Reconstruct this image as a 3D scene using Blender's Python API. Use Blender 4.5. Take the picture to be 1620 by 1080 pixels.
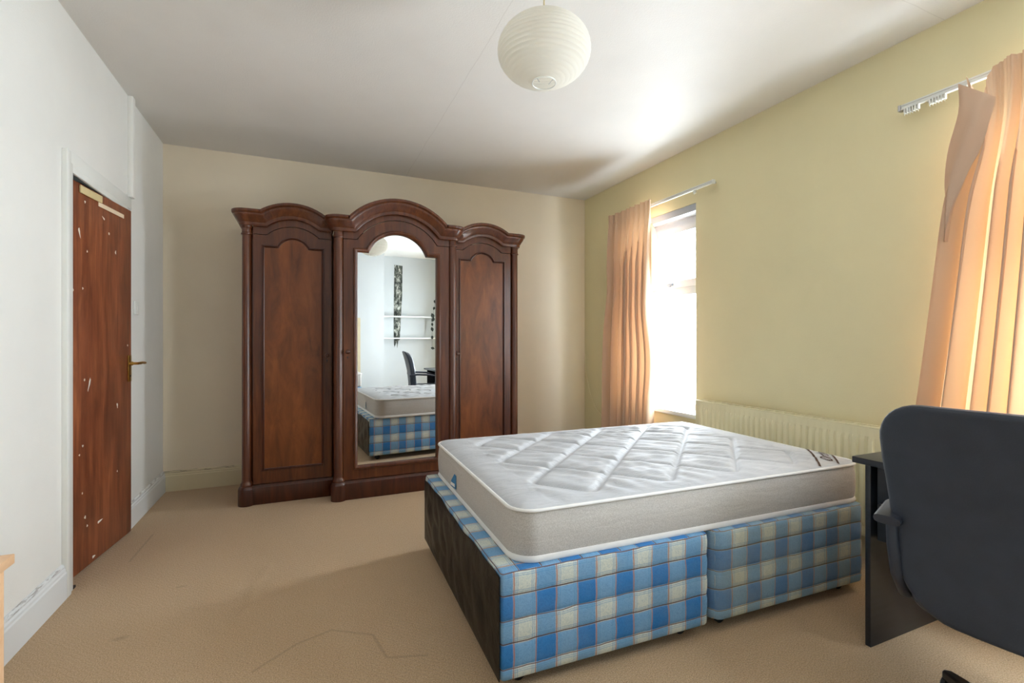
import bpy, bmesh, math, random
import numpy as np
from mathutils import Vector, Matrix
random.seed(4); rng = np.random.default_rng(7)
PI = math.pi
for o in list(bpy.data.objects): bpy.data.objects.remove(o)
SC = bpy.context.scene
COL = SC.collection

# ---------------------------------------------------------------- camera
F_PX, HOR, CAM_H = 755.0, 537.0, 1.18
YAW = math.atan(325.0 / F_PX)
cam = bpy.data.cameras.new('camera'); cam.sensor_width = 36.0
cam.lens = 36.0 * F_PX / 1620.0
cam.shift_y = (HOR - 540.0) / 1620.0
cam.clip_start = 0.02
co = bpy.data.objects.new('camera', cam); COL.objects.link(co)
co.location = (0, 0, CAM_H); co.rotation_euler = (PI / 2, 0, -YAW)
SC.camera = co

# ---------------------------------------------------------------- sky, exposure
W = bpy.data.worlds.new('overcast_sky'); SC.world = W; W.use_nodes = True
bg = W.node_tree.nodes['Background']
bg.inputs[0].default_value = (0.80, 0.905, 1.0, 1)
bg.inputs[1].default_value = 9.0
SC.view_settings.view_transform = 'Standard'
SC.view_settings.look = 'None'
SC.view_settings.gamma = 1.0
SC.view_settings.exposure = 2.03
SC.view_settings.use_curve_mapping = False

# room numbers
XL, XR, YB, YF, ZC = -1.023, 2.79, 4.473, -1.36, 2.70
WIN = [(2.852, 3.66), (-0.22, 1.22)]; WZ0, WZ1 = 0.565, 2.25  # unseen edges shaped for the light: first window narrowed, second widened
WT = 0.24                                   # thickness of the outer wall

for i, (a, b) in enumerate(WIN):            # portals guide sky sampling through the two windows
    L = bpy.data.lights.new('window_portal', 'AREA'); L.shape = 'RECTANGLE'
    L.size = WZ1 - WZ0; L.size_y = b - a; L.cycles.is_portal = True
    lo = bpy.data.objects.new('window_portal', L); COL.objects.link(lo)
    lo.location = (XR + WT + 0.02, (a + b) / 2, (WZ0 + WZ1) / 2)
    lo.rotation_euler = (0, PI / 2, 0)

# ---------------------------------------------------------------- materials
def lin(r, g, b):
    f = lambda c: (c / 255 / 12.92) if c / 255 <= 0.04045 else ((c / 255 + 0.055) / 1.055) ** 2.4
    return (f(r), f(g), f(b), 1)

class NT:
    def __init__(s, name):
        s.m = bpy.data.materials.new(name); s.m.use_nodes = True
        s.t = s.m.node_tree; s.b = s.t.nodes['Principled BSDF']; s.out = s.t.nodes['Material Output']
    def n(s, typ, **kw):
        nd = s.t.nodes.new(typ)
        for k, v in kw.items():
            if k.startswith('i_'):
                nd.inputs[k[2:].replace('_', ' ')].default_value = v
            else: setattr(nd, k, v)
        return nd
    def l(s, a, b): s.t.links.new(a, b)
    def coord(s, kind='Object', scale=(1, 1, 1)):
        tc = s.n('ShaderNodeTexCoord'); mp = s.n('ShaderNodeMapping')
        s.l(tc.outputs[kind], mp.inputs[0]); mp.inputs['Scale'].default_value = scale
        return mp.outputs[0]
    def noise(s, vec, scale, detail=4, rough=0.5, dist=0):
        nd = s.n('ShaderNodeTexNoise'); s.l(vec, nd.inputs['Vector'])
        nd.inputs['Scale'].default_value = scale; nd.inputs['Detail'].default_value = detail
        nd.inputs['Roughness'].default_value = rough; nd.inputs['Distortion'].default_value = dist
        return nd.outputs[0]
    def ramp(s, fac, stops, interp='LINEAR'):
        r = s.n('ShaderNodeValToRGB'); e = r.color_ramp.elements; r.color_ramp.interpolation = interp
        while len(e) < len(stops): e.new(0.5)
        for q, (p, c) in zip(e, stops): q.position = p; q.color = c
        if fac is not None: s.l(fac, r.inputs[0])
        return r.outputs[0]
    def mix(s, fac, a, b, mode='MIX'):
        nd = s.n('ShaderNodeMix', data_type='RGBA', blend_type=mode)
        for sock, v in ((nd.inputs[0], fac), (nd.inputs[6], a), (nd.inputs[7], b)):
            if hasattr(v, 'links'): s.l(v, sock)
            else: sock.default_value = v
        return nd.outputs[2]
    def math(s, op, a, b=None, c=None):
        nd = s.n('ShaderNodeMath', operation=op)
        for k, v in enumerate((a, b, c)):
            if v is None: continue
            if hasattr(v, 'links'): s.l(v, nd.inputs[k])
            else: nd.inputs[k].default_value = v
        return nd.outputs[0]
    def bump(s, h, strength=0.3, dist=0.01):
        nd = s.n('ShaderNodeBump'); s.l(h, nd.inputs['Height'])
        nd.inputs['Strength'].default_value = strength; nd.inputs['Distance'].default_value = dist
        s.l(nd.outputs[0], s.b.inputs['Normal']); return nd
    def base(s, col, rough=0.5, spec=0.5, metal=0):
        if hasattr(col, 'links'): s.l(col, s.b.inputs['Base Color'])
        else: s.b.inputs['Base Color'].default_value = col
        if hasattr(rough, 'links'): s.l(rough, s.b.inputs['Roughness'])
        else: s.b.inputs['Roughness'].default_value = rough
        s.b.inputs['Specular IOR Level'].default_value = spec
        s.b.inputs['Metallic'].default_value = metal
        return s.m

def plain(name, col, rough=0.5, spec=0.5, metal=0, var=0.06, nscale=8, bump=0.0, bscale=60, stretch=(1, 1, 1)):
    t = NT(name); v = t.coord('Object', stretch)
    f = t.noise(v, nscale, 5)
    d = tuple(max(0, c * (1 - var)) for c in col[:3]) + (1,)
    u = tuple(min(1, c * (1 + var)) for c in col[:3]) + (1,)
    c = t.ramp(f, [(0.3, d), (0.7, u)])
    t.base(c, rough, spec, metal)
    if bump: t.bump(t.noise(v, bscale, 4), bump, 0.004)
    return t.m

def paint(name, col, rough=0.55, spec=0.35, var=0.035, bump=0.12, patch=None):
    t = NT(name); v = t.coord('Object')
    f = t.noise(v, 1.3, 6, 0.6)
    d = tuple(c * (1 - var) for c in col[:3]) + (1,); u = tuple(min(1, c * (1 + var)) for c in col[:3]) + (1,)
    c = t.ramp(f, [(0.3, d), (0.7, u)])
    t.base(c, rough, spec)
    h = t.mix(0.25, t.noise(v, 3.0, 3), t.noise(v, 140, 3))
    t.bump(h, bump, 0.02)
    return t.m

M_left = paint('white_emulsion', lin(240, 238, 232), 0.55, 0.35)
M_back = paint('cream_emulsion', lin(240, 225, 200), 0.55, 0.35)
M_right = paint('yellow_emulsion', lin(236, 225, 182), 0.6, 0.3)
M_front = paint('pale_emulsion', lin(186, 188, 187), 0.6, 0.3)
M_gloss = plain('white_gloss_paint', lin(238, 238, 232), 0.3, 0.5, var=0.03, nscale=3)
M_cream_gloss = plain('cream_gloss_paint', lin(224, 208, 172), 0.4, 0.45, var=0.04, nscale=3)
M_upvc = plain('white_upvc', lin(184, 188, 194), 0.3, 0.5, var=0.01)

def ceiling_mat():
    t = NT('ceiling_lining_paper'); v = t.coord('Object')
    c = t.ramp(t.noise(v, 1.1, 5, 0.6), [(0.3, lin(226, 221, 214)), (0.7, lin(234, 229, 222))])
    sx = t.n('ShaderNodeSeparateXYZ'); t.l(v, sx.inputs[0])
    w = t.math('MULTIPLY', t.math('SUBTRACT', t.noise(v, 2.0, 3), 0.5), 0.03)
    seams = None
    for x0 in (0.85,):
        d = t.math('ABSOLUTE', t.math('SUBTRACT', t.math('ADD', sx.outputs[0], w), x0))
        k = t.math('LESS_THAN', d, 0.0022)
        seams = k
    d2 = t.math('ABSOLUTE', t.math('SUBTRACT', t.math('ADD', sx.outputs[1], w), 1.27))
    k2 = t.math('MULTIPLY', t.math('LESS_THAN', d2, 0.002), t.math('GREATER_THAN', sx.outputs[0], 2.0))
    seams = t.math('MAXIMUM', seams, k2)
    c = t.mix(t.math('MULTIPLY', seams, 0.16), c, lin(150, 135, 120))
    t.base(c, 0.5, 0.18)
    h = t.mix(0.12, t.noise(v, 1.6, 3), t.noise(v, 120, 3))
    t.bump(h, 0.18, 0.05)
    return t.m
M_ceil = ceiling_mat()

CREASES = [[(-0.175, 1.923), (-0.034, 2.031), (0.094, 2.072), (0.244, 1.972), (0.274, 1.811), (0.413, 1.766)], [(-0.865, 3.136), (-0.855, 3.517)]]
def carpet_mat():
    t = NT('tan_twist_carpet'); v = t.coord('Object')
    big = t.noise(v, 1.2, 5, 0.6); fine = t.noise(v, 215, 3, 0.8); mid = t.noise(v, 26, 4, 0.7)
    c = t.ramp(fine, [(0.34, lin(146, 112, 74)), (0.5, lin(202, 168, 126)), (0.68, lin(238, 212, 174))])
    c = t.mix(t.math('MULTIPLY', big, 0.35), c, lin(182, 144, 102))
    c = t.mix(t.math('MULTIPLY', mid, 0.22), c, lin(222, 196, 164))
    # small stains
    sx = t.n('ShaderNodeSeparateXYZ'); t.l(v, sx.inputs[0])
    st = None
    for (px, py, rx, ry) in ((-0.678, 2.343, 0.035, 0.02), (-0.55, 2.72, 0.03, 0.01)):
        a = t.math('POWER', t.math('DIVIDE', t.math('SUBTRACT', sx.outputs[0], px), rx), 2)
        b = t.math('POWER', t.math('DIVIDE', t.math('SUBTRACT', sx.outputs[1], py), ry), 2)
        k = t.math('SUBTRACT', 1.3, t.math('ADD', t.math('ADD', a, b), t.math('MULTIPLY', mid, 0.6)))
        k = t.math('MINIMUM', t.math('MAXIMUM', k, 0), 1)
        st = k if st is None else t.math('MAXIMUM', st, k)
    lp = CREASES
    for q in lp:                                       # dragged crease lines in the pile
        for (ax, ay), (bx, by) in zip(q[:-1], q[1:]):
            L2 = (bx - ax) ** 2 + (by - ay) ** 2
            ex, ey = t.math('SUBTRACT', sx.outputs[0], ax), t.math('SUBTRACT', sx.outputs[1], ay)
            h = t.math('ADD', t.math('MULTIPLY', ex, (bx - ax) / L2), t.math('MULTIPLY', ey, (by - ay) / L2))
            h = t.math('MINIMUM', t.math('MAXIMUM', h, 0), 1)
            dx, dy = t.math('SUBTRACT', ex, t.math('MULTIPLY', h, bx - ax)), t.math('SUBTRACT', ey, t.math('MULTIPLY', h, by - ay))
            d = t.math('SQRT', t.math('ADD', t.math('MULTIPLY', dx, dx), t.math('MULTIPLY', dy, dy)))
            k = t.math('MULTIPLY', t.math('MINIMUM', t.math('MAXIMUM', t.math('SUBTRACT', 1.4, t.math('DIVIDE', d, 0.006)), 0), 1), 0.9)
            st = t.math('MAXIMUM', st, k)
    c = t.mix(t.math('MULTIPLY', st, 0.26), c, lin(92, 70, 48))
    t.base(c, 0.95, 0.15)
    t.b.inputs['Sheen Weight'].default_value = 0.25; t.b.inputs['Sheen Roughness'].default_value = 0.5
    wv = t.n('ShaderNodeTexWave', wave_type='BANDS', bands_direction='DIAGONAL')
    t.l(v, wv.inputs['Vector']); wv.inputs['Scale'].default_value = 26; wv.inputs['Distortion'].default_value = 3
    wv.inputs['Detail'].default_value = 2; wv.inputs['Detail Scale'].default_value = 3
    h = t.math('ADD', t.math('MULTIPLY', wv.outputs[1], 0.2), fine)
    t.bump(h, 0.7, 0.006)
    return t.m
M_carpet = carpet_mat()

def wood(name, dark, mid, light, rough=0.28, coat=0.25, stretch=(9, 9, 0.7), patch=0.5):
    t = NT(name); v = t.coord('Object', stretch); v2 = t.coord('Object', (1.6, 1.6, 0.8))
    g = t.noise(v, 3.2, 8, 0.65, 0.6)
    c = t.ramp(g, [(0.25, dark), (0.5, mid), (0.78, light)])
    c = t.mix(t.math('MULTIPLY', t.ramp(t.noise(v2, 2.2, 4, 0.55, 0.8), [(0.35, (0, 0, 0, 1)), (0.7, (1, 1, 1, 1))]), patch), c, dark)
    t.base(c, rough, 0.45)
    t.b.inputs['Coat Weight'].default_value = coat; t.b.inputs['Coat Roughness'].default_value = 0.22
    t.bump(g, 0.06, 0.002)
    return t.m
M_mahog = wood('mahogany_polished', lin(56, 27, 14), lin(94, 48, 24), lin(128, 71, 37), patch=0.3)
M_mahog_panel = wood('mahogany_flame_veneer', lin(78, 39, 17), lin(124, 67, 29), lin(152, 90, 42), 0.34, 0.15, (3.5, 3.5, 0.9), 0.35)
M_mahog_dark = wood('mahogany_moulding', lin(48, 22, 13), lin(74, 35, 20), lin(98, 50, 30), patch=0.2)
M_beech = wood('beech_laminate', lin(222, 176, 132), lin(232, 190, 148), lin(238, 200, 160), 0.4, 0, (2, 12, 12), 0.1)

def door_mat():
    t = NT('worn_door_veneer'); v = t.coord('Object', (8, 8, 0.55)); v2 = t.coord('Object', (1, 2.2, 0.7)); v3 = t.coord('Object')
    g = t.noise(v, 3.0, 8, 0.7, 0.4)
    c = t.ramp(g, [(0.25, lin(92, 46, 28)), (0.5, lin(142, 78, 48)), (0.78, lin(180, 110, 68))])
    c = t.mix(t.math('MULTIPLY', t.ramp(t.noise(v2, 3.0, 5, 0.6, 0.6), [(0.42, (0, 0, 0, 1)), (0.66, (1, 1, 1, 1))]), 0.55), c, lin(78, 36, 22))
    vo = t.n('ShaderNodeTexVoronoi', feature='F1'); t.l(v3, vo.inputs['Vector']); vo.inputs['Scale'].default_value = 6.5
    rad = t.math('MULTIPLY', t.noise(v3, 4, 2), 0.15)
    sp = t.math('LESS_THAN', t.math('ADD', vo.outputs[0], t.math('MULTIPLY', t.noise(v3, 90, 3), 0.05)), rad)
    c = t.mix(sp, c, lin(226, 214, 196))
    t.base(c, 0.42, 0.45); t.bump(g, 0.08, 0.002)
    return t.m
M_door = door_mat(); M_chip = plain('white_paint_splash', lin(236, 228, 214), 0.6)

def mirror_mat():
    t = NT('silvered_mirror'); v = t.coord('Object')
    t.base((0.9, 0.92, 0.91, 1), 0.0, 0.5, 1.0)
    return t.m
M_mirror = mirror_mat()
M_brass = plain('aged_brass', lin(196, 156, 84), 0.3, 0.5, 1.0, 0.2, 30)
M_steel = plain('bright_steel', lin(190, 190, 192), 0.3, 0.5, 1.0, 0.1, 30)
M_black = plain('black_plastic', lin(22, 24, 28), 0.4, 0.5, var=0.2)
M_whitep = plain('white_plastic', lin(236, 236, 230), 0.35, 0.5, var=0.02)
M_desk = plain('black_ash_laminate', lin(30, 34, 42), 0.32, 0.5, var=0.25, nscale=5, stretch=(1, 1, 14))
M_vinyl = plain('blue_black_vinyl', lin(54, 61, 73), 0.42, 0.45, var=0.1, nscale=14, bump=0.15, bscale=260)
M_arm = plain('grey_black_polyurethane', lin(52, 58, 70), 0.4, 0.5, var=0.1)

def plaid_mat(name, fade=0.0):
    t = NT(name); tc = t.n('ShaderNodeTexCoord'); UV = tc.outputs['UV']; sp = t.n('ShaderNodeSeparateXYZ'); t.l(UV, sp.inputs[0])
    P = 0.159
    wob = t.math('MULTIPLY', t.math('SUBTRACT', t.noise(UV, 9, 2), 0.5), 0.012)
    fu = t.math('FRACT', t.math('DIVIDE', t.math('ADD', sp.outputs[0], wob), P))
    fv = t.math('FRACT', t.math('DIVIDE', t.math('ADD', sp.outputs[1], wob), P))
    g = lambda v: (v, v, v, 1)
    def band(f, lo): return t.ramp(f, [(0.0, g(0)), (lo, g(1))], 'CONSTANT')
    cu, cv = band(fu, 0.44), band(fv, 0.48)
    both = t.math('MULTIPLY', t.math('ADD', cu, cv), 0.5)
    c = t.ramp(both, [(0.0, lin(54, 126, 190)), (0.5, lin(122, 168, 206)), (1.0, lin(216, 220, 208))])
    sw = t.ramp(t.noise(UV, 30, 3, 0.5, 4.5), [(0.44, g(0)), (0.50, g(1)), (0.56, g(0))])         # damask swirls
    c = t.mix(t.math('MULTIPLY', sw, 0.38), c, t.mix(1, c, lin(150, 186, 214), 'MULTIPLY'))
    def lines(f, lo):
        th = [(0.0, g(0)), (lo + 0.06, g(0.6)), (lo + 0.08, g(0)), (lo + 0.10, g(0.6)), (lo + 0.12, g(0)), (0.88, g(0.6)), (0.90, g(0)), (0.92, g(0.6)), (0.94, g(0))]
        rd = [(0.0, g(0)), (lo, g(0.35)), (lo + 0.016, g(1)), (lo + 0.042, g(0.0)), (0.965, g(1)), (0.992, g(0))]
        return t.ramp(f, th, 'CONSTANT'), t.ramp(f, rd, 'CONSTANT')
    for f, lo, rc, k in ((fu, 0.44, lin(176, 118, 104), 0.9), (fv, 0.48, lin(104, 84, 88), 0.95)):  # horizontal lines darker: red stripe with pucker shade painted in
        th, rd = lines(f, lo)
        c = t.mix(t.math('MULTIPLY', th, 0.75), c, lin(82, 146, 190)); c = t.mix(t.math('MULTIPLY', rd, k), c, rc)
    dirt = t.ramp(t.noise(UV, 5, 5, 0.6), [(0.42, g(0)), (0.75, g(1))])
    c = t.mix(t.math('MULTIPLY', dirt, 0.15 + fade), c, lin(176, 170, 140))
    if fade: c = t.mix(0.18, c, lin(196, 190, 140))
    t.base(c, 0.75, 0.25)
    q = t.math('ABSOLUTE', t.math('SUBTRACT', t.math('FRACT', t.math('DIVIDE', sp.outputs[1], P / 2)), 0.5))   # quilting rows pull the cloth in
    h = t.math('ADD', t.math('MULTIPLY', t.math('POWER', t.math('MULTIPLY', q, 2), 6), -0.9), t.math('MULTIPLY', t.noise(UV, 400, 2), 0.15))
    h = t.math('ADD', h, t.math('MULTIPLY', t.noise(UV, 12, 3), 0.7))
    t.bump(h, 0.45, 0.008)
    return t.m
M_plaid = plaid_mat('blue_plaid_damask'); M_plaid2 = plaid_mat('blue_plaid_damask_soiled', 0.14)

def sheet_mat():
    t = NT('black_leatherette_sheet'); v = t.coord('Object')
    c = t.ramp(t.noise(v, 6, 5), [(0.3, lin(12, 10, 9)), (0.7, lin(24, 19, 16))])
    t.base(c, 0.4, 0.3); t.bump(t.math('ADD', t.noise(v, 7, 4, 0.5, 0.5), t.math('MULTIPLY', t.noise(v, 300, 2), 0.08)), 0.5, 0.03)
    return t.m
M_sheet = sheet_mat()

def ticking_mat():
    t = NT('mattress_ticking'); v = t.coord('Object')
    c = t.ramp(t.noise(v, 3.5, 5, 0.6), [(0.3, lin(184, 185, 188)), (0.7, lin(202, 203, 206))])
    t.base(c, 0.7, 0.3)
    t.b.inputs['Sheen Weight'].default_value = 0.15
    v2 = t.coord('Object', (9, 34, 1))
    rot = v2.node; rot.inputs['Rotation'].default_value = (0, 0, 0.5)
    t.bump(t.math('ADD', t.noise(v2, 1.0, 4, 0.55, 0.6), t.math('MULTIPLY', t.noise(v, 260, 2), 0.06)), 0.5, 0.014)
    return t.m
M_tick = ticking_mat()

def border_mat():
    t = NT('mattress_border_mesh'); v = t.coord('Object', (1, 1, 1))
    ck = t.n('ShaderNodeTexVoronoi'); t.l(v, ck.inputs['Vector']); ck.inputs['Scale'].default_value = 260
    c = t.ramp(ck.outputs[0], [(0.2, lin(208, 204, 199)), (0.6, lin(186, 182, 176))])
    c = t.mix(t.math('MULTIPLY', t.noise(v, 3, 4), 0.2), c, lin(196, 184, 166))
    t.base(c, 0.75, 0.25)
    v2 = t.coord('Object', (3, 3, 16))
    t.bump(t.math('ADD', t.noise(v2, 1.5, 3, 0.5, 0.4), t.math('MULTIPLY', ck.outputs[0], 0.06)), 0.25, 0.012)
    return t.m
M_border = border_mat()
M_piping = plain('white_piping_tape', lin(238, 236, 232), 0.7, 0.3, var=0.03, nscale=20)
M_brownprint = plain('brown_print', lin(92, 74, 66), 0.8, 0.1)
M_tag = plain('blue_tag_cloth', lin(74, 128, 168), 0.8, 0.2)

def cloth_mat(name, dif, tra, k=0.5):
    t = NT(name); v = t.coord('UV', (60, 60, 60)); v2 = t.coord('UV', (1, 1, 1))
    f = t.noise(v2, 2.5, 4)
    cd = t.mix(t.math('MULTIPLY', f, 0.25), dif, tuple(c * 0.85 for c in dif[:3]) + (1,))
    slub = t.noise(t.coord('UV', (30, 300, 1)), 1.0, 3)
    cd = t.mix(t.math('MULTIPLY', slub, 0.15), cd, tuple(c * 0.8 for c in dif[:3]) + (1,))
    t.base(cd, 0.85, 0.1); t.bump(slub, 0.15, 0.003)
    tr = t.n('ShaderNodeBsdfTranslucent'); tr.inputs[0].default_value = tra
    mx = t.n('ShaderNodeMixShader'); mx.inputs[0].default_value = k
    t.l(t.b.outputs[0], mx.inputs[1]); t.l(tr.outputs[0], mx.inputs[2]); t.l(mx.outputs[0], t.out.inputs[0])
    return t.m
M_curtain = cloth_mat('peach_curtain_cloth', lin(216, 184, 158), lin(255, 212, 156), 0.08)
M_lining = cloth_mat('pale_curtain_lining', lin(232, 226, 214), lin(250, 238, 216), 0.3)
M_paper = cloth_mat('white_lantern_paper', lin(244, 240, 230), lin(250, 246, 236), 0.4)

def glass_mat():
    t = NT('window_glass')
    tr = t.n('ShaderNodeBsdfTransparent'); gl = t.n('ShaderNodeBsdfGlossy'); gl.inputs['Roughness'].default_value = 0.0
    mx = t.n('ShaderNodeMixShader'); mx.inputs[0].default_value = 0.04
    t.l(tr.outputs[0], mx.inputs[1]); t.l(gl.outputs[0], mx.inputs[2]); t.l(mx.outputs[0], t.out.inputs[0])
    return t.m
M_glass = glass_mat()
M_rad = plain('cream_radiator_enamel', lin(240, 230, 190), 0.35, 0.5, var=0.04, nscale=5)
M_slot_shade = plain('radiator_slot_shade', lin(70, 56, 36), 0.8, 0.2)  # dark colour stands in for shade inside the grille slots

def soot_mat():
    t = NT('torn_blackened_wallpaper'); v = t.coord('Object', (1, 1, 0.5))
    c = t.ramp(t.noise(v, 22, 8, 0.7, 0.5), [(0.4, lin(42, 44, 40)), (0.52, lin(90, 92, 84)), (0.64, lin(200, 198, 186))])
    return t.base(c, 0.85, 0.2)
M_soot = soot_mat()
M_leaf = plain('dark_leaf', lin(34, 40, 32), 0.6, 0.3, var=0.3)
M_board = plain('beige_board', lin(176, 162, 132), 0.6, 0.3)

# ---------------------------------------------------------------- builders
LOCAL = set()
def tag(o, label=None, cat=None, group=None, kind=None):
    for k, v in (('label', label), ('category', cat), ('group', group), ('kind', kind)):
        if v: o[k] = v
    return o
def thing(name, loc, label, cat=None, rotz=0, group=None, kind=None, local=False):
    o = bpy.data.objects.new(name, None); COL.objects.link(o); o.empty_display_size = 0.1
    o.location = loc; o.rotation_euler = (0, 0, rotz)
    if local: LOCAL.add(o.name)
    return tag(o, label, cat, group, kind)
def rootof(o):
    while o.parent: o = o.parent
    return o
def finish(name, bm, mat, parent=None, smooth=False, angle=35, label=None, recalc=True):
    if recalc: bmesh.ops.recalc_face_normals(bm, faces=bm.faces[:])
    me = bpy.data.meshes.new(name); 
    if parent is not None:
        r = rootof(parent)
        if r.name not in LOCAL:
            bmesh.ops.translate(bm, verts=bm.verts[:], vec=-r.location)
    bm.to_mesh(me); bm.free()
    me.materials.append(mat)
    o = bpy.data.objects.new(name, me); COL.objects.link(o)
    if parent is not None: o.parent = parent
    if smooth:
        me.polygons.foreach_set('use_smooth', [True] * len(me.polygons))
        if angle < 180: me.set_sharp_from_angle(angle=math.radians(angle))
    if label: o['label'] = label
    return o
def B(): return bmesh.new()
def add_mesh(bm, vs, fs):
    V = [bm.verts.new(v) for v in vs]
    for f in fs:
        try: bm.faces.new([V[i] for i in f])
        except ValueError: pass
    return V
def add_box(bm, x0, x1, y0, y1, z0, z1, bev=0, seg=2):
    t = bmesh.new()
    bmesh.ops.create_cube(t, size=1)
    for v in t.verts:
        v.co = Vector(((x0 + x1) / 2 + v.co.x * (x1 - x0), (y0 + y1) / 2 + v.co.y * (y1 - y0), (z0 + z1) / 2 + v.co.z * (z1 - z0)))
    if bev: bmesh.ops.bevel(t, geom=t.edges[:], offset=bev, segments=seg, affect='EDGES', profile=0.5)
    me = bpy.data.meshes.new('t'); t.to_mesh(me); t.free(); bm.from_mesh(me); bpy.data.meshes.remove(me)
def boxo(name, x0, x1, y0, y1, z0, z1, mat, parent=None, bev=0.003, label=None):
    bm = B(); add_box(bm, x0, x1, y0, y1, z0, z1, bev)
    return finish(name, bm, mat, parent, smooth=bev > 0, angle=40, label=label)
def solid(bm, th):
    bm.normal_update(); bmesh.ops.solidify(bm, geom=bm.faces[:], thickness=th)
def loft(bm, rings, closed=True, cap=True, loop=False):
    R = [[bm.verts.new(p) for p in r] for r in rings]; n = len(R[0])
    idx = range(len(R) if loop else len(R) - 1)
    for i in idx:
        a, b = R[i], R[(i + 1) % len(R)]
        for j in range(n if closed else n - 1):
            k = (j + 1) % n
            try: bm.faces.new((a[j], a[k], b[k], b[j]))
            except ValueError: pass
    if cap and not loop:
        for r in (R[0], R[-1]):
            try: bm.faces.new(r)
            except ValueError: pass
    return R
def add_tube(bm, pts, r, n=8, closed=False):
    pts = [Vector(p) for p in pts]; rings = []; up = None
    for i, p in enumerate(pts):
        if closed: d = (pts[(i + 1) % len(pts)] - pts[i - 1])
        else: d = pts[min(i + 1, len(pts) - 1)] - pts[max(i - 1, 0)]
        d.normalize()
        if up is None:
            up = Vector((0, 0, 1)) if abs(d.z) < 0.9 else Vector((1, 0, 0))
        a = d.cross(up)
        a.normalize(); up = a.cross(d); up.normalize()
        rr = r[i] if isinstance(r, (list, tuple)) else r
        rings.append([p + (a * math.cos(2 * PI * k / n) + up * math.sin(2 * PI * k / n)) * rr for k in range(n)])
    loft(bm, rings, True, True, closed)
def tubeo(name, pts, r, mat, parent=None, n=8, closed=False):
    bm = B(); add_tube(bm, pts, r, n, closed); return finish(name, bm, mat, parent, True, 50)
def add_lathe(bm, c, prof, n=24, axis='Z', cap=True):
    rings = []
    for r, h in prof:
        ring = []
        for k in range(n):
            a = 2 * PI * k / n; u, v = r * math.cos(a), r * math.sin(a)
            if axis == 'Z': q = (u, v, h)
            elif axis == 'Y': q = (u, h, v)
            else: q = (h, u, v)
            ring.append((c[0] + q[0], c[1] + q[1], c[2] + q[2]))
        rings.append(ring)
    loft(bm, rings, True, cap)
def latheo(name, c, prof, mat, parent=None, n=24, axis='Z', cap=True, angle=40):
    bm = B(); add_lathe(bm, c, prof, n, axis, cap); return finish(name, bm, mat, parent, True, angle)
def add_poly(bm, loops, fn, depth_a, depth_b):
    """extrude outline loops (first outer, rest holes) given as 2-D points; fn(p, depth) -> 3-D"""
    t = bmesh.new(); edges = []; allv = []
    for lp in loops:
        vs = [t.verts.new((p[0], p[1], 0)) for p in lp]; allv.append(vs)
        for i in range(len(vs)): edges.append(t.edges.new((vs[i], vs[(i + 1) % len(vs)])))
    bmesh.ops.triangle_fill(t, edges=edges, use_beauty=True, use_dissolve=False)
    t.verts.index_update()
    P = [(v.co.x, v.co.y) for v in t.verts]; Fc = [[v.index for v in f.verts] for f in t.faces]
    L = [[v.index for v in vs] for vs in allv]; t.free()
    A = [bm.verts.new(fn(p, depth_a)) for p in P]; Bv = [bm.verts.new(fn(p, depth_b)) for p in P]
    for f in Fc:
        bm.faces.new([A[i] for i in f]); bm.faces.new([Bv[i] for i in reversed(f)])
    for lp in L:
        for i in range(len(lp)):
            a, b = lp[i], lp[(i + 1) % len(lp)]
            bm.faces.new((A[a], A[b], Bv[b], Bv[a]))
def polyo(name, loops, fn, da, db, mat, parent=None, label=None):
    bm = B(); add_poly(bm, loops, fn, da, db); return finish(name, bm, mat, parent, label=label)
XZ = lambda p, d: (p[0], d, p[1])
YZ = lambda p, d: (d, p[0], p[1])
XY = lambda p, d: (p[0], p[1], d)
def miter(pts, closed):
    """2-D mitre normals (left of travel) for a polyline"""
    n = len(pts); out = []
    for i in range(n):
        segs = []
        if closed or i > 0: a = pts[i - 1]; b = pts[i]; segs.append((b[0] - a[0], b[1] - a[1]))
        if closed or i < n - 1: a = pts[i]; b = pts[(i + 1) % n]; segs.append((b[0] - a[0], b[1] - a[1]))
        ns = []
        for d in segs:
            l = math.hypot(*d) or 1; ns.append((-d[1] / l, d[0] / l))
        mx, mz = sum(q[0] for q in ns), sum(q[1] for q in ns); l = math.hypot(mx, mz) or 1
        mx, mz = mx / l, mz / l
        c = max(0.4, mx * ns[0][0] + mz * ns[0][1]); out.append((mx / c, mz / c))
    return out
def add_frames(bm, frames, prof, loop=False):
    rings = [[P + o * a + u * b for a, b in prof] for P, o, u in frames]
    loft(bm, rings, True, True, loop)
def sweep_xz(bm, pts, y, prof, closed=False, flip=1):
    """profile (outward = -Y, sideways along mitre normal) along a path in an XZ plane"""
    m = miter(pts, closed); fr = []
    for p, q in zip(pts, m):
        fr.append((Vector((p[0], y, p[1])), Vector((0, -1, 0)), Vector((q[0] * flip, 0, q[1] * flip))))
    add_frames(bm, fr, prof, closed)
def arc(hw, z0, z1, n=14, cx=0):
    """arc from (cx-hw,z0) over (cx,z1) to (cx+hw,z0)"""
    r = z1 - z0; R = (hw * hw + r * r) / (2 * r); cz = z1 - R; a0 = math.asin(min(1, hw / R))
    if r > hw: a0 = PI - a0
    return [(cx + R * math.sin(-a0 + 2 * a0 * k / n), cz + R * math.cos(-a0 + 2 * a0 * k / n)) for k in range(n + 1)]
def arch_outline(cx, hw, z0, zs, ha, zp, n=16):
    return [(cx - hw, z0), (cx + hw, z0), (cx + hw, zs)] + list(reversed(arc(ha, zs, zp, n, cx))) + [(cx - hw, zs)]

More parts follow.
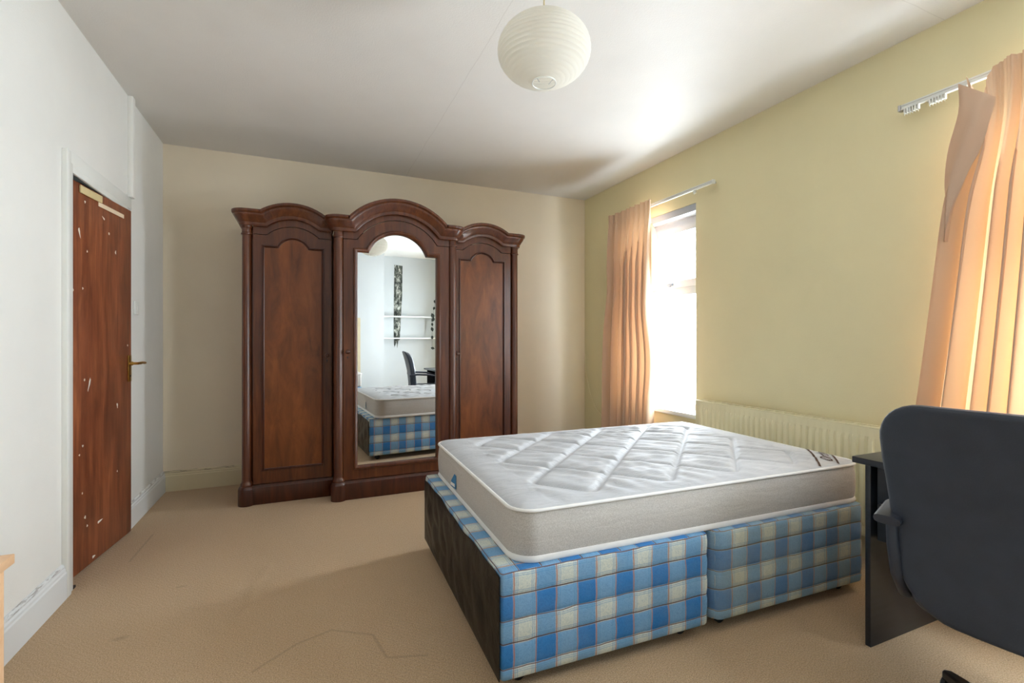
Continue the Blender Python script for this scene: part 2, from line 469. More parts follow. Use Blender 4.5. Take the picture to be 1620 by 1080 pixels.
# ---------------------------------------------------------------- room shell
def struct(o, label): return tag(o, label, None, None, 'structure')
bm = B(); add_box(bm, XL - 0.4, XR + WT, YF - 0.2, YB + 0.2, -0.2, 0.0)
struct(finish('floor', bm, M_carpet), 'tan twist-pile carpet covering the whole bedroom floor')
bm = B(); add_box(bm, XL - 0.4, XR + WT, YF - 0.2, YB + 0.2, ZC, ZC + 0.2)
struct(finish('ceiling', bm, M_ceil), 'off-white papered ceiling with a faint paper seam')
bm = B(); add_box(bm, XL - 0.4, XR + WT, YB, YB + 0.2, 0, ZC)
struct(finish('wall_back', bm, M_back), 'cream painted wall behind the wardrobe')
bm = B(); add_box(bm, XL - 0.4, XR + WT, YF - 0.2, YF, 0, ZC)
struct(finish('wall_front', bm, M_front), 'pale wall with shelves seen in the wardrobe mirror')
bm = B(); add_box(bm, 0.25, 1.53, YF, YF + 0.36, 0, ZC)
struct(finish('wall_chimney_breast', bm, M_front), 'pale chimney breast seen in the wardrobe mirror')
outer = [(YF, 0), (YB, 0), (YB, ZC), (YF, ZC)]
holes = [[(a, WZ0), (b, WZ0), (b, WZ1), (a, WZ1)] for a, b in WIN]
struct(polyo('wall_right', [outer] + holes, YZ, XR, XR + WT, M_right), 'pale yellow wall with two window openings')
DY0, DY1, DZ1 = 2.885, 3.632, 1.968           # door opening
outer = [(YF, 0), (DY0, 0), (DY0, DZ1), (DY1, DZ1), (DY1, 0), (YB, 0), (YB, ZC), (YF, ZC)]
struct(polyo('wall_left', [outer], YZ, XL, XL - 0.14, M_left), 'white painted wall holding the brown door')

# skirting boards
SK = [(0, 0), (0.02, 0), (0.02, 0.118), (0.016, 0.124), (0.016, 0.134), (0.011, 0.14), (0.011, 0.15), (0.004, 0.158), (0, 0.158)]
def skirting(name, a, b, nrm, mat, label):
    a, b, nrm = Vector(a), Vector(b), Vector(nrm); bm = B()
    add_frames(bm, [(a, nrm, Vector((0, 0, 1))), (b, nrm, Vector((0, 0, 1)))], SK)
    return struct(finish(name, bm, mat), label)
def skirt_mat(name, col):
    t = NT(name); v = t.coord('Object', (1, 1, 1)); sp = t.n('ShaderNodeSeparateXYZ'); t.l(v, sp.inputs[0])
    g = t.math('LESS_THAN', t.math('ABSOLUTE', t.math('SUBTRACT', sp.outputs[2], 0.152)), 0.010)
    nz = t.ramp(t.noise(t.coord('Object', (4, 4, 40)), 3, 6, 0.7), [(0.5, (0, 0, 0, 1)), (0.58, (1, 1, 1, 1))])
    c = t.mix(t.math('MULTIPLY', t.math('MULTIPLY', g, nz), 0.5), col, lin(104, 82, 70))
    return t.base(c, 0.32, 0.5)
M_sk1 = skirt_mat('white_skirting_gloss', lin(236, 238, 238)); M_sk2 = skirt_mat('cream_skirting_gloss', lin(224, 210, 176))
skirting('baseboard_left', (XL, YF, 0), (XL, 2.80, 0), (1, 0, 0), M_sk1, 'chipped white skirting board on the near side of the door')
skirting('baseboard_left', (XL, 3.665, 0), (XL, YB, 0), (1, 0, 0), M_sk1, 'chipped white skirting board between the door and the far corner')
skirting('baseboard_back', (XL, YB, 0), (XR, YB, 0), (0, -1, 0), M_sk2, 'cream skirting board along the wall behind the wardrobe')
skirting('baseboard_right', (XR, YF, 0), (XR, YB, 0), (-1, 0, 0), M_sk2, 'cream skirting board under the radiator')

# ---------------------------------------------------------------- door
df = thing('trim_2', (XL, DY0, 0), 'white painted frame around the brown door', None, kind='structure')
bm = B()                                        # near jamb with a raised outer fillet
add_box(bm, XL - 0.14, XL + 0.012, DY0 - 0.045, DY0, 0, DZ1 + 0.04, 0.002)
add_box(bm, XL - 0.001, XL + 0.022, DY0 - 0.085, DY0 - 0.043, 0, DZ1 + 0.085, 0.004)
finish('jamb', bm, M_gloss, df, True)
boxo('jamb', XL - 0.14, XL + 0.006, DY1, DY1 + 0.03, 0, DZ1 + 0.03, M_gloss, df, 0.002)
boxo('head', XL - 0.14, XL + 0.010, DY0, DY1, DZ1, DZ1 + 0.03, M_gloss, df, 0.002)
boxo('head_board', XL - 0.001, XL + 0.008, DY0 - 0.045, 3.722, DZ1 + 0.03, DZ1 + 0.10, M_gloss, df, 0.002)
struct(boxo('door_light_block', XL - 0.22, XL - 0.15, DY0 - 0.2, DY1 + 0.2, 0, DZ1 + 0.2, M_left, None, 0), 'unseen panel added behind the door to block outside light')  # added panel, keeps sky light from leaking round the ajar door
dr = thing('door_1', (-1.067, DY0 + 0.006, 0), 'scuffed reddish-brown flush door standing slightly ajar', None, math.radians(-6.4), kind='structure', local=True)
boxo('door_leaf', -0.04, 0, 0, 0.722, 0.010, 1.9665, M_door, dr, 0.002)
boxo('closer_plate', 0, 0.010, 0.165, 0.372, 1.918, 1.957, plain('old_cream_plate', lin(222, 200, 150), 0.5), dr, 0.004, 'cream closer plate left at the top of the door')
boxo('bare_patch', 0, 0.003, 0.345, 0.625, 1.897, 1.920, plain('bare_pale_wood', lin(238, 216, 186), 0.7), dr, 0.001, 'pale bare strip where a fitting was removed')
pl = boxo('handle_plate', 0, 0.008, 0.672, 0.708, 0.925, 1.085, M_brass, dr, 0.003, 'brass handle backplate')
bm = B(); add_lathe(bm, (0, 0.690, 1.035), [(0.012, 0.004), (0.012, 0.02), (0.008, 0.024), (0.008, 0.05)], 16, 'X')
add_tube(bm, [(0.048, 0.684, 1.035), (0.052, 0.71, 1.036), (0.05, 0.75, 1.038), (0.044, 0.785, 1.035), (0.046, 0.795, 1.034)], [0.008, 0.009, 0.0075, 0.009, 0.007], 10)
finish('lever_handle', bm, M_brass, pl, True, 60)
bm = B(); add_lathe(bm, (0, 0.690, 0.96), [(0.005, 0.006), (0.005, 0.0095)], 12, 'X'); finish('keyhole', bm, M_black, pl)
for (yy, zz, w_, h_, an) in ((0.17, 1.72, 0.012, 0.05, 0.3), (0.22, 1.885, 0.012, 0.014, 0), (0.40, 1.845, 0.03, 0.008, -0.5), (0.24, 1.635, 0.01, 0.012, 0), (0.53, 1.68, 0.01, 0.02, 0), (0.20, 1.44, 0.01, 0.012, 0), (0.26, 0.95, 0.012, 0.07, -0.35), (0.55, 0.80, 0.012, 0.03, 0.2), (0.20, 0.64, 0.014, 0.012, 0), (0.17, 0.60, 0.012, 0.01, 0), (0.22, 0.27, 0.014, 0.016, 0), (0.24, 0.22, 0.012, 0.012, 0), (0.36, 0.20, 0.05, 0.012, 0.1), (0.10, 0.075, 0.016, 0.012, 0), (0.04, 0.05, 0.02, 0.016, 0), (0.30, 0.035, 0.03, 0.014, 0), (0.55, 0.42, 0.01, 0.012, 0)):
    bm = B(); pts = []
    for k in range(9):
        q = 2 * PI * k / 9; r_ = 1 + 0.3 * math.sin(3 * q + zz * 40); y_, z_ = math.cos(q) * w_ / 2 * r_, math.sin(q) * h_ / 2 * r_
        pts.append((y_ * math.cos(an) - z_ * math.sin(an) + yy, y_ * math.sin(an) + z_ * math.cos(an) + zz))
    add_poly(bm, [pts], YZ, 0.0, 0.0006); finish('paint_chip', bm, M_chip, dr)
bm = B(); add_box(bm, XL - 0.005, XL + 0.012, DY0 + 0.004, DY0 + 0.03, 0.0, 0.012, 0.002); finish('hinge_stub', bm, M_black, df)
# boxed strip over the far jamb
struct(boxo('trim_1', XL - 0.001, XL + 0.028, 3.668, 3.722, DZ1 + 0.10, ZC, M_left, None, 0.006), 'narrow vertical boxed strip from door head to ceiling')
sw = thing('light_switch', (XL, 3.815, 1.385), 'white plastic light switch on wall beside door', 'light switch')
boxo('switch_plate', XL, XL + 0.010, 3.775, 3.861, 1.342, 1.428, M_whitep, sw, 0.003)
boxo('rocker', XL + 0.010, XL + 0.0145, 3.808, 3.828, 1.37, 1.40, M_whitep, sw, 0.002)

# ---------------------------------------------------------------- windows
def window(n, a, b, label):
    w = thing('window_%d' % n, (XR + 0.1, (a + b) / 2, WZ0), label, None, kind='structure')
    x0, x1 = XR + 0.115, XR + 0.185
    def rect(y0, y1, z0, z1): return [(y0, z0), (y1, z0), (y1, z1), (y0, z1)]
    fz0, fz1 = WZ0 + 0.035, WZ1 - 0.06
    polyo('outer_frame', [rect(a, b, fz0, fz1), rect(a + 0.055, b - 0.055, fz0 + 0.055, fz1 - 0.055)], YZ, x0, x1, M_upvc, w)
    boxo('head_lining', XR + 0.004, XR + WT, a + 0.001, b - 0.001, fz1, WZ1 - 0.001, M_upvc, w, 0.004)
    tz = 1.59
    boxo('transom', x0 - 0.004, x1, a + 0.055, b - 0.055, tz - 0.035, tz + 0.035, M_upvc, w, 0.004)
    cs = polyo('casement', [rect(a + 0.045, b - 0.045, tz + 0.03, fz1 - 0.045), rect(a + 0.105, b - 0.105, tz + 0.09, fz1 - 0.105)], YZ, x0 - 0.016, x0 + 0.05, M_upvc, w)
    bm = B(); add_box(bm, x0 - 0.03, x0 - 0.012, (a + b) / 2 - 0.012, (a + b) / 2 + 0.012, tz + 0.045, tz + 0.075, 0.003)
    add_box(bm, x0 - 0.045, x0 - 0.03, (a + b) / 2 - 0.06, (a + b) / 2 + 0.012, tz + 0.05, tz + 0.07, 0.004)
    finish('window_handle', bm, plain('grey_handle', lin(120, 130, 140), 0.4), cs, True)
    boxo('pane', x0 + 0.02, x0 + 0.026, a + 0.105, b - 0.105, tz + 0.09, fz1 - 0.105, M_glass, cs, 0)
    boxo('pane', x0 + 0.03, x0 + 0.036, a + 0.055, b - 0.055, fz0 + 0.055, tz - 0.035, M_glass, w, 0)
    boxo('sill_board', XR - 0.045, XR + 0.12, a - 0.04, b + 0.04, WZ0, WZ0 + 0.035, M_gloss, w, 0.006)
    return w
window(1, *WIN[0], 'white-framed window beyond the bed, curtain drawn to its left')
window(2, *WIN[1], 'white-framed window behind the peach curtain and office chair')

# ---------------------------------------------------------------- wardrobe
XC, YC, YW, YK = 0.65, 3.72, 3.87, 4.445
wd = thing('wardrobe', (XC, 4.1, 0), 'large three-door mahogany wardrobe with arched cornices and a mirrored middle door', 'wardrobe')
CP = [(0, 0), (0.010, 0), (0.014, 0.010), (0.014, 0.022), (0.020, 0.028), (0.030, 0.045), (0.043, 0.064), (0.047, 0.074), (0.047, 0.080), (0.055, 0.084), (0.060, 0.092), (0.060, 0.106), (0, 0.106)]
Zu = Vector((0, 0, 1))
def corner_frames(cx, cy, r, z, a0, a1, n=8):
    out = []
    for k in range(n + 1):
        a = a0 + (a1 - a0) * k / n; o = Vector((math.cos(a), math.sin(a), 0))
        out.append((Vector((cx, cy, z)) + o * r, o, Zu))
    return out
def front_frames(pts, y):
    return [(Vector((p[0], y, p[1])), Vector((0, -1, 0)), Vector((q[0], 0, q[1]))) for p, q in zip(pts, miter(pts, False))]
def column(cx, cy, z0, z1):
    c = latheo('column', (cx, cy, 0), [(0.040, z0), (0.040, z0 + 0.018), (0.034, z0 + 0.026), (0.031, z0 + 0.04), (0.029, z1 - 0.012), (0.029, z1)], M_mahog, wd, 28)
    latheo('neck_ring', (cx, cy, 0), [(0.029, z1 - 0.002), (0.036, z1), (0.037, z1 + 0.007), (0.032, z1 + 0.012), (0.031, z1 + 0.045), (0.035, z1 + 0.05), (0.036, z1 + 0.075)], M_mahog, c, 28)
    latheo('column_base', (cx, cy, 0), [(0.056, 0), (0.056, 0.112), (0.052, 0.124), (0.044, 0.135), (0.030, 0.136)], M_mahog_dark, wd, 28)
def knob(x, y, z, parent):
    latheo('knob', (x, y, z), [(0.009, 0), (0.008, -0.012), (0.012, -0.02), (0.017, -0.028), (0.016, -0.038), (0.009, -0.043), (0.001, -0.044)], M_mahog_dark, parent, 18, 'Y')
    bm = B(); add_lathe(bm, (x, y, z - 0.04), [(0.0055, 0.001), (0.0055, -0.0015)], 12, 'Y'); add_box(bm, x - 0.002, x + 0.002, y - 0.0015, y + 0.001, z - 0.055, z - 0.04)
    finish('keyhole', bm, M_black, parent)
PM = [(-0.004, -0.008), (0.003, -0.008), (0.007, -0.005), (0.007, 0.0), (0.002, 0.004), (-0.004, 0.006), (-0.006, 0.010), (-0.010, 0.010)]
for s in (-1, 1):                                   # the two wings
    xo, xi = XC + s * 1.045, XC + s * 0.466
    xa, xb = min(xo, xi), max(xo, xi)
    boxo('wing_body', xa, xb, YW + 0.024, YK, 0.10, 1.995, M_mahog, wd, 0.003)
    column(XC + s * 1.043, YW + 0.014, 0.135, 1.93)
    xd = XC + s * 0.7385; hw = 0.262
    ol = arch_outline(xd, hw, 0.142, 1.935, 0.172, 2.005)
    pn = arch_outline(xd, 0.2015, 0.238, 1.856, 0.106, 1.924)
    d = polyo('door', [ol, pn], XZ, YW, YW + 0.022, M_mahog, wd)
    polyo('panel', [arch_outline(xd, 0.205, 0.234, 1.859, 0.109, 1.928)], XZ, YW + 0.010, YW + 0.020, M_mahog_panel, d)
    bm = B(); sweep_xz(bm, pn, YW + 0.001, PM, True); finish('panel_moulding', bm, M_mahog_dark, d, True, 30)
    knob(XC + s * 0.507, YW, 1.062, d)
    # frieze board above the door, under the cornice
    top = arc(0.195, 2.045, 2.115, 16, xd); low = arc(0.176, 1.939, 2.010, 16, xd)
    x_l, x_r = xd - hw, xd + hw
    polyo('frieze', [[(x_l, 1.939)] + low + [(x_r, 1.939), (x_r, 2.045)] + list(reversed(top)) + [(x_l, 2.045)]], XZ, YW - 0.004, YW + 0.024, M_mahog, wd)
    # cornice: back -> round the corner column -> front with arch -> against the middle unit
    zc = 1.992; ccx, ccy, cr = XC + s * 1.043, YW + 0.014, 0.036
    pa = arc(0.176, zc, zc + 0.066, 16, xd)
    if s < 0:
        frs = [(Vector((ccx - cr, YK, zc)), Vector((-1, 0, 0)), Zu)] + corner_frames(ccx, ccy, cr, zc, PI, 1.5 * PI)
        frs += front_frames([(ccx + 0.004, zc)] + pa + [(xi, zc)], ccy - cr)
    else:
        frs = front_frames([(xi, zc)] + pa + [(ccx - 0.004, zc)], ccy - cr)
        frs += corner_frames(ccx, ccy, cr, zc, 1.5 * PI, 2 * PI) + [(Vector((ccx + cr, YK, zc)), Vector((1, 0, 0)), Zu)]
    bm = B(); add_frames(bm, frs, CP); finish('cornice', bm, M_mahog, wd, True, 32)
    bm = B(); add_box(bm, min(xo, xi), max(xo, xi), YW - 0.022, YK, 0.0, 0.122, 0.003)
    add_frames(bm, [(Vector((xa, YW - 0.02, 0.118)), Vector((0, -1, 0)), Zu), (Vector((xb, YW - 0.02, 0.118)), Vector((0, -1, 0)), Zu)], [(0, 0), (0.002, 0), (-0.006, 0.012), (-0.016, 0.02), (-0.05, 0.02), (-0.05, 0)])
    finish('plinth', bm, M_mahog_dark, wd, True)
# middle unit
boxo('centre_body', XC - 0.462, XC + 0.462, YC + 0.036, YK, 0.10, 1.985, M_mahog, wd, 0.003)
for s in (-1, 1): column(XC + s * 0.432, YC + 0.012, 0.135, 1.93)
ol = arch_outline(XC, 0.400, 0.142, 1.922, 0.300, 2.090, 24)
mo = arch_outline(XC, 0.306, 0.240, 1.836, 0.222, 1.990, 24)
d = polyo('door', [ol, mo], XZ, YC, YC + 0.034, M_mahog, wd)
d['label'] = 'middle door with arched mirror'
bm = B(); sweep_xz(bm, mo, YC, [(-0.02, -0.004), (-0.01, 0.006), (0.004, 0.004), (0.013, -0.004), (0.016, -0.013), (0.012, -0.022), (0.002, -0.026), (-0.004, -0.026), (-0.006, -0.01)], True); finish('mirror_moulding', bm, M_mahog, d, True, 40)
MY = YC + 0.013; MA = math.radians(1.75)
def mirror_fn(p, dd):
    x = p[0] - XC; return (XC + x * math.cos(MA) - dd * math.sin(MA), MY + x * math.sin(MA) + dd * math.cos(MA) - (p[1] - 1.1) * 0.0, p[1])
polyo('mirror_glass', [arch_outline(XC, 0.312, 0.233, 1.842, 0.228, 1.997, 24)], mirror_fn, 0.0, 0.005, M_mirror, d, 'arched silver mirror')
knob(XC - 0.372, YC, 1.09, d)
top = arc(0.33, 2.03, 2.19, 24, XC); low = arc(0.304, 1.926, 2.095, 24, XC)
polyo('frieze', [[(XC - 0.40, 1.926)] + low + [(XC + 0.40, 1.926), (XC + 0.40, 2.03)] + list(reversed(top)) + [(XC - 0.40, 2.03)]], XZ, YC - 0.004, YC + 0.026, M_mahog, wd)
zc = 1.975; cr = 0.036; cy = YC + 0.012
pa = arc(0.315, zc, zc + 0.158, 24, XC)
frs = [(Vector((XC - 0.432 - cr, YK, zc)), Vector((-1, 0, 0)), Zu)] + corner_frames(XC - 0.432, cy, cr, zc, PI, 1.5 * PI)
frs += front_frames([(XC - 0.428, zc)] + pa + [(XC + 0.428, zc)], cy - cr)
frs += corner_frames(XC + 0.432, cy, cr, zc, 1.5 * PI, 2 * PI) + [(Vector((XC + 0.432 + cr, YK, zc)), Vector((1, 0, 0)), Zu)]
bm = B(); add_frames(bm, frs, CP); finish('cornice', bm, M_mahog, wd, True, 32)
bm = B(); add_box(bm, XC - 0.43, XC + 0.43, YC - 0.022, YK, 0, 0.122, 0.003)
add_frames(bm, [(Vector((XC - 0.43, YC - 0.02, 0.118)), Vector((0, -1, 0)), Zu), (Vector((XC + 0.43, YC - 0.02, 0.118)), Vector((0, -1, 0)), Zu)], [(0, 0), (0.002, 0), (-0.006, 0.012), (-0.016, 0.02), (-0.05, 0.02), (-0.05, 0)])
finish('plinth', bm, M_mahog_dark, wd, True)

# ---------------------------------------------------------------- bed
BED = (0.585, 1.452, 0); BR = math.radians(-1.6)
def rounded(x0, x1, y0, y1, rs, n=6):
    """rounded rectangle, ccw from near-left; rs = radii (near-left, near-right, far-right, far-left)"""
    out = []
    for (cx, cy, r, a0) in ((x0 + rs[0], y0 + rs[0], rs[0], PI), (x1 - rs[1], y0 + rs[1], rs[1], 1.5 * PI), (x1 - rs[2], y1 - rs[2], rs[2], 0), (x0 + rs[3], y1 - rs[3], rs[3], PI / 2)):
        for k in range(n + 1):
            a = a0 + PI / 2 * k / n; out.append((cx + r * math.cos(a), cy + r * math.sin(a)))
    return out
def subdiv(loop, step=0.05):
    out = []
    for i in range(len(loop)):
        a, b = loop[i], loop[(i + 1) % len(loop)]; l = math.hypot(b[0] - a[0], b[1] - a[1]); k = max(1, int(l / step))
        for j in range(k): out.append((a[0] + (b[0] - a[0]) * j / k, a[1] + (b[1] - a[1]) * j / k))
    return out
def divan_half(x0, x1, rs, label, mat, sheet):
    t = thing('divan_base', BED, label, 'divan base', BR, 'two plaid halves of the divan', local=True)
    lp = subdiv(rounded(x0, x1, 0, 1.235, rs)); z0, z1 = 0.052, 0.412
    rng2 = np.random.default_rng(3)
    bm = B(); rings = []
    cx, cy = (x0 + x1) / 2, 0.6175
    zs = [z0, z0 + 0.006] + [z0 + 0.006 + (z1 - z0 - 0.014) * k / 18 for k in range(1, 18)] + [z1 - 0.008, z1 - 0.002, z1]
    for k, z in enumerate(zs):
        inset = 0.006 if k == 0 else (0.002 if k in (1, len(zs) - 2) else (0.008 if k == len(zs) - 1 else 0))
        pin = 0.0025 * (abs(math.cos(PI * (z - 0.0935) / 0.0795)) ** 6)
        ring = []
        for (x, y) in lp:
            dx, dy = x - cx, y - cy
            sx = 1 if abs(abs(dx) - (x1 - x0) / 2) < 0.02 else 0
            sy = 1 if abs(abs(dy) - 0.6175) < 0.02 else 0
            q = inset + pin
            ring.append((x - math.copysign(q, dx) * sx, y - math.copysign(q, dy) * sy, z))
        rings.append(ring)
    R = loft(bm, rings, True, True)
    bmesh.ops.recalc_face_normals(bm, faces=bm.faces[:])
    uv = bm.loops.layers.uv.new('UVMap')
    for f in bm.faces:
        n = f.normal
        for l in f.loops:
            c = l.vert.co
            if abs(n.z) > 0.7: l[uv].uv = (c.y + 0.03, c.x + 0.09)
            elif abs(n.x) > abs(n.y): l[uv].uv = (c.y + 0.02, c.z - 0.093)
            else: l[uv].uv = (c.x + 0.028, c.z - 0.093)
    body = finish('base_body', bm, mat, t, True, 50)
    for (px, py) in ((x0 + 0.09, 0.07), (x1 - 0.09, 0.07), (x0 + 0.09, 1.165), (x1 - 0.09, 1.165)):
        bm = B(); add_lathe(bm, (px, py - 0.014, 0.024), [(0.018, 0), (0.024, 0.004), (0.024, 0.024), (0.018, 0.028)], 18, 'Y'); c = finish('castor', bm, M_black, t, True)
        bm = B(); add_tube(bm, [(px + 0.012, py, 0.06), (px + 0.012, py, 0.046), (px, py - 0.018, 0.034), (px, py - 0.02, 0.024)], 0.006, 8); finish('castor_fork', bm, M_steel, c, True)
    if sheet:
        # wrinkled black sheet stapled over the foot end
        ny, nz = 70, 26; vs = []; fs = []
        for i in range(ny + 1):
            for j in range(nz + 1):
                y = 0.004 + 1.225 * i / ny; z = 0.055 + (0.34 + 0.006 * math.sin(y * 9) + 0.004 * math.sin(23 * y + 1)) * j / nz
                e = max(0, math.sin(PI * i / ny)) ** 0.4 * max(0, math.sin(PI * j / nz)) ** 0.6
                wv = 0.006 * math.sin(14 * y + 9 * z) + 0.005 * math.sin(31 * y - 22 * z + 2) + 0.006 * math.sin(5 * y + 31 * z + 4) * (y > 0.6)
                if j == nz: wv = 0
                vs.append((x0 - 0.005 - e * (0.006 + abs(wv)), y, z))
        for i in range(ny):
            for j in range(nz):
                a = i * (nz + 1) + j; fs.append((a, a + 1, a + nz + 2, a + nz + 1))
        bm = B(); add_mesh(bm, vs, fs)
        solid(bm, 0.003)
        finish('end_sheet', bm, M_sheet, t, True, 60, 'black leatherette sheet over the foot end')
    return t
divan_half(0.0, 0.882, (0.012, 0.02, 0.02, 0.012), 'plaid divan half with black sheeted end, nearer the wardrobe door', M_plaid, True)
divan_half(0.908, 1.82, (0.055, 0.03, 0.03, 0.055), 'soiled plaid divan half beside the black desk', M_plaid2, False)

mt = thing('mattress', BED, 'white quilted double mattress with grey mesh sides on the plaid divan', 'mattress', BR, local=True)
mx0, mx1, my0, my1, mr = 0.068, 1.848, 0.030, 1.248, 0.085
Z0, Z1 = 0.414, 0.588
# lattice of quilting lines inside an inset border, turned round at every tip
PQ = 0.36; qx0, qy0, NX, NY = mx0 + 0.165, my0 + 0.07, 4, 3
qx1, qy1 = qx0 + PQ * NX, qy0 + PQ * NY
segs = []
def inside(x, y): return qx0 - 1e-6 <= x <= qx1 + 1e-6 and qy0 - 1e-6 <= y <= qy1 + 1e-6
h = PQ / 2
for i in range(2 * NX):
    for j in range(2 * NY):
        xa, ya = qx0 + i * h, qy0 + j * h
        pa_, pb_ = ((xa, ya), (xa + h, ya + h)), ((xa + h, ya), (xa, ya + h))
        # lines join the mid points of border cells: nodes where (i+j) is odd
        a, b = pa_ if (i + j) % 2 == 1 else pb_
        def trim(p, q):
            r = 0.05
            onb = abs(p[0] - qx0) < 1e-6 or abs(p[0] - qx1) < 1e-6 or abs(p[1] - qy0) < 1e-6 or abs(p[1] - qy1) < 1e-6
            if not onb: return p
            l = math.hypot(q[0] - p[0], q[1] - p[1]); return (p[0] + (q[0] - p[0]) * r / l, p[1] + (q[1] - p[1]) * r / l)
        segs.append((trim(a, b), trim(b, a)))
def tipcurve(p, d):                                # d: inward direction
    r = 0.05; tx, ty = -d[1], d[0]; k = r / math.sqrt(2)
    a = (p[0] + (d[0] + tx) * k, p[1] + (d[1] + ty) * k); b = (p[0] + (d[0] - tx) * k, p[1] + (d[1] - ty) * k)
    pts = []
    for q in range(7):
        s_ = q / 6; pts.append(((1 - s_) ** 2 * a[0] + 2 * s_ * (1 - s_) * p[0] + s_ * s_ * b[0], (1 - s_) ** 2 * a[1] + 2 * s_ * (1 - s_) * p[1] + s_ * s_ * b[1]))
    segs.extend(zip(pts[:-1], pts[1:]))
for j in range(NY):
    tipcurve((qx0, qy0 + h + j * PQ), (1, 0)); tipcurve((qx1, qy0 + h + j * PQ), (-1, 0))
for i in range(NX):
    tipcurve((qx0 + h + i * PQ, qy0), (0, 1)); tipcurve((qx0 + h + i * PQ, qy1), (0, -1))
SA = np.array([s[0] for s in segs]); SB = np.array([s[1] for s in segs])
def line_dist(P):
    out = np.full(len(P), 9.0)
    for a, b in zip(SA, SB):
        d = b - a; t = np.clip(((P - a) @ d) / (d @ d), 0, 1); q = a + t[:, None] * d
        out = np.minimum(out, np.hypot(*(P - q).T))
    return out
def squircle(x, y):
    """push the corners of the bounding box onto the rounded outline"""
    for cx, sx in ((mx0 + mr, -1), (mx1 - mr, 1)):
        for cy_, sy in ((my0 + mr, -1), (my1 - mr, 1)):
            u, v = (x - cx) * sx / mr, (y - cy_) * sy / mr
            if u > 0 and v > 0:
                return cx + sx * mr * u * math.sqrt(1 - v * v / 2), cy_ + sy * mr * v * math.sqrt(1 - u * u / 2)
    return x, y
gx, gy = 230, 160
P0 = [squircle(mx0 + (mx1 - mx0) * i / gx, my0 + (my1 - my0) * j / gy) for i in range(gx + 1) for j in range(gy + 1)]
P = np.array(P0); D = line_dist(P)
ii, jj = np.meshgrid(np.arange(gx + 1), np.arange(gy + 1), indexing='ij')
ed = np.minimum(np.minimum(ii / gx, 1 - ii / gx) * (mx1 - mx0), np.minimum(jj / gy, 1 - jj / gy) * (my1 - my0)).ravel()
lump = np.zeros(len(P))
for k in range(36):                               # gathers: short ripples between quilting lines
    kx, ky = rng.normal(0, 1, 2); ang = 0.9 + 0.35 * rng.normal(); fr_ = rng.uniform(45, 95)
    lump += np.sin(fr_ * (math.cos(ang) * P[:, 0] + math.sin(ang) * P[:, 1]) + rng.uniform(0, 6)) * np.exp(-((P[:, 0] - rng.uniform(mx0, mx1)) ** 2 + (P[:, 1] - rng.uniform(my0, my1)) ** 2) / 0.09)
soft = 1 - np.exp(-(D / 0.035) ** 2)
inq = ((P[:, 0] > qx0 - 0.02) & (P[:, 0] < qx1 + 0.02)).astype(float) * 0.8 + 0.2
Zt = Z1 + 0.016 * (1 - np.exp(-ed / 0.03)) + 0.010 * (1 - np.exp(-ed / 0.25)) - 0.015 * np.exp(-(D / 0.014) ** 2) + 0.004 * soft + 0.0030 * lump * soft * inq * (1 - np.exp(-ed / 0.05))
vs = [(p[0], p[1], z) for p, z in zip(P0, Zt)]
fs = [(i * (gy + 1) + j, (i + 1) * (gy + 1) + j, (i + 1) * (gy + 1) + j + 1, i * (gy + 1) + j + 1) for i in range(gx) for j in range(gy)]
bm = B(); add_mesh(bm, vs, fs); finish('quilted_top', bm, M_tick, mt, True, 180)
ol = subdiv(rounded(mx0, mx1, my0, my1, (mr,) * 4, 8), 0.06)
mcx, mcy = (mx0 + mx1) / 2, (my0 + my1) / 2
def off(lp, d):
    return [(p[0] - q[0] * d, p[1] - q[1] * d) for p, q in zip(lp, miter(lp, True))]
bm = B(); rings = []
for k in range(9):
    z = Z0 + (Z1 - Z0) * k / 8; bl = 0.008 * math.sin(PI * k / 8) 
    rings.append([(x, y, z) for x, y in off(ol, bl)])
loft(bm, rings, True, False)
finish('mattress_border', bm, M_border, mt, True, 60)
tubeo('top_piping', [(x, y, Z1 + 0.003) for x, y in off(ol, 0.003)], 0.0065, M_piping, mt, 8, True)
bm = B(); rings = [[(x, y, z) for x, y in off(ol, d)] for d, z in ((-0.004, Z0 - 0.001), (0.004, Z0 - 0.001), (0.009, Z0 + 0.008), (0.004, Z0 + 0.022), (-0.002, Z0 + 0.022))]
loft(bm, rings, True, False, True); finish('bottom_tape', bm, M_piping, mt, True, 60)
bm = B(); add_mesh(bm, [(x, y, Z0) for x, y in ol], [tuple(range(len(ol)))]); finish('underside', bm, M_border, mt)
# printed corner label: two brown stripes and lettering
def on_top(x, y): 
    i = int(np.argmin((P[:, 0] - x) ** 2 + (P[:, 1] - y) ** 2)); return float(Zt[i])
def stripe(a, b, w):
    bm = B(); n = 16; vs = []; a, b = Vector(a), Vector(b); d = (b - a).normalized(); pr = Vector((-d.y, d.x))
    for k in range(n + 1):
        p = a.lerp(b, k / n)
        for s in (-1, 1):
            q = p + pr * s * w / 2; vs.append((q.x, q.y, on_top(q.x, q.y) + 0.0022))
    add_mesh(bm, vs, [(2 * k, 2 * k + 1, 2 * k + 3, 2 * k + 2) for k in range(n)])
    finish('label_stripe', bm, M_brownprint, mt, label='brown printed stripe across mattress corner')
cxr, cyr = mx1, my0
stripe((cxr - 0.272, cyr + 0.012), (cxr - 0.010, cyr + 0.275), 0.010)
stripe((cxr - 0.148, cyr + 0.012), (cxr - 0.012, cyr + 0.150), 0.010)
cu = bpy.data.curves.new('txt', 'FONT'); cu.body = 'Ortho'; cu.size = 0.085; cu.shear = 0.35; cu.align_x = 'CENTER'; cu.align_y = 'CENTER'; cu.offset = 0.0006
tob = bpy.data.objects.new('txt', cu); COL.objects.link(tob)
bpy.context.view_layer.update()
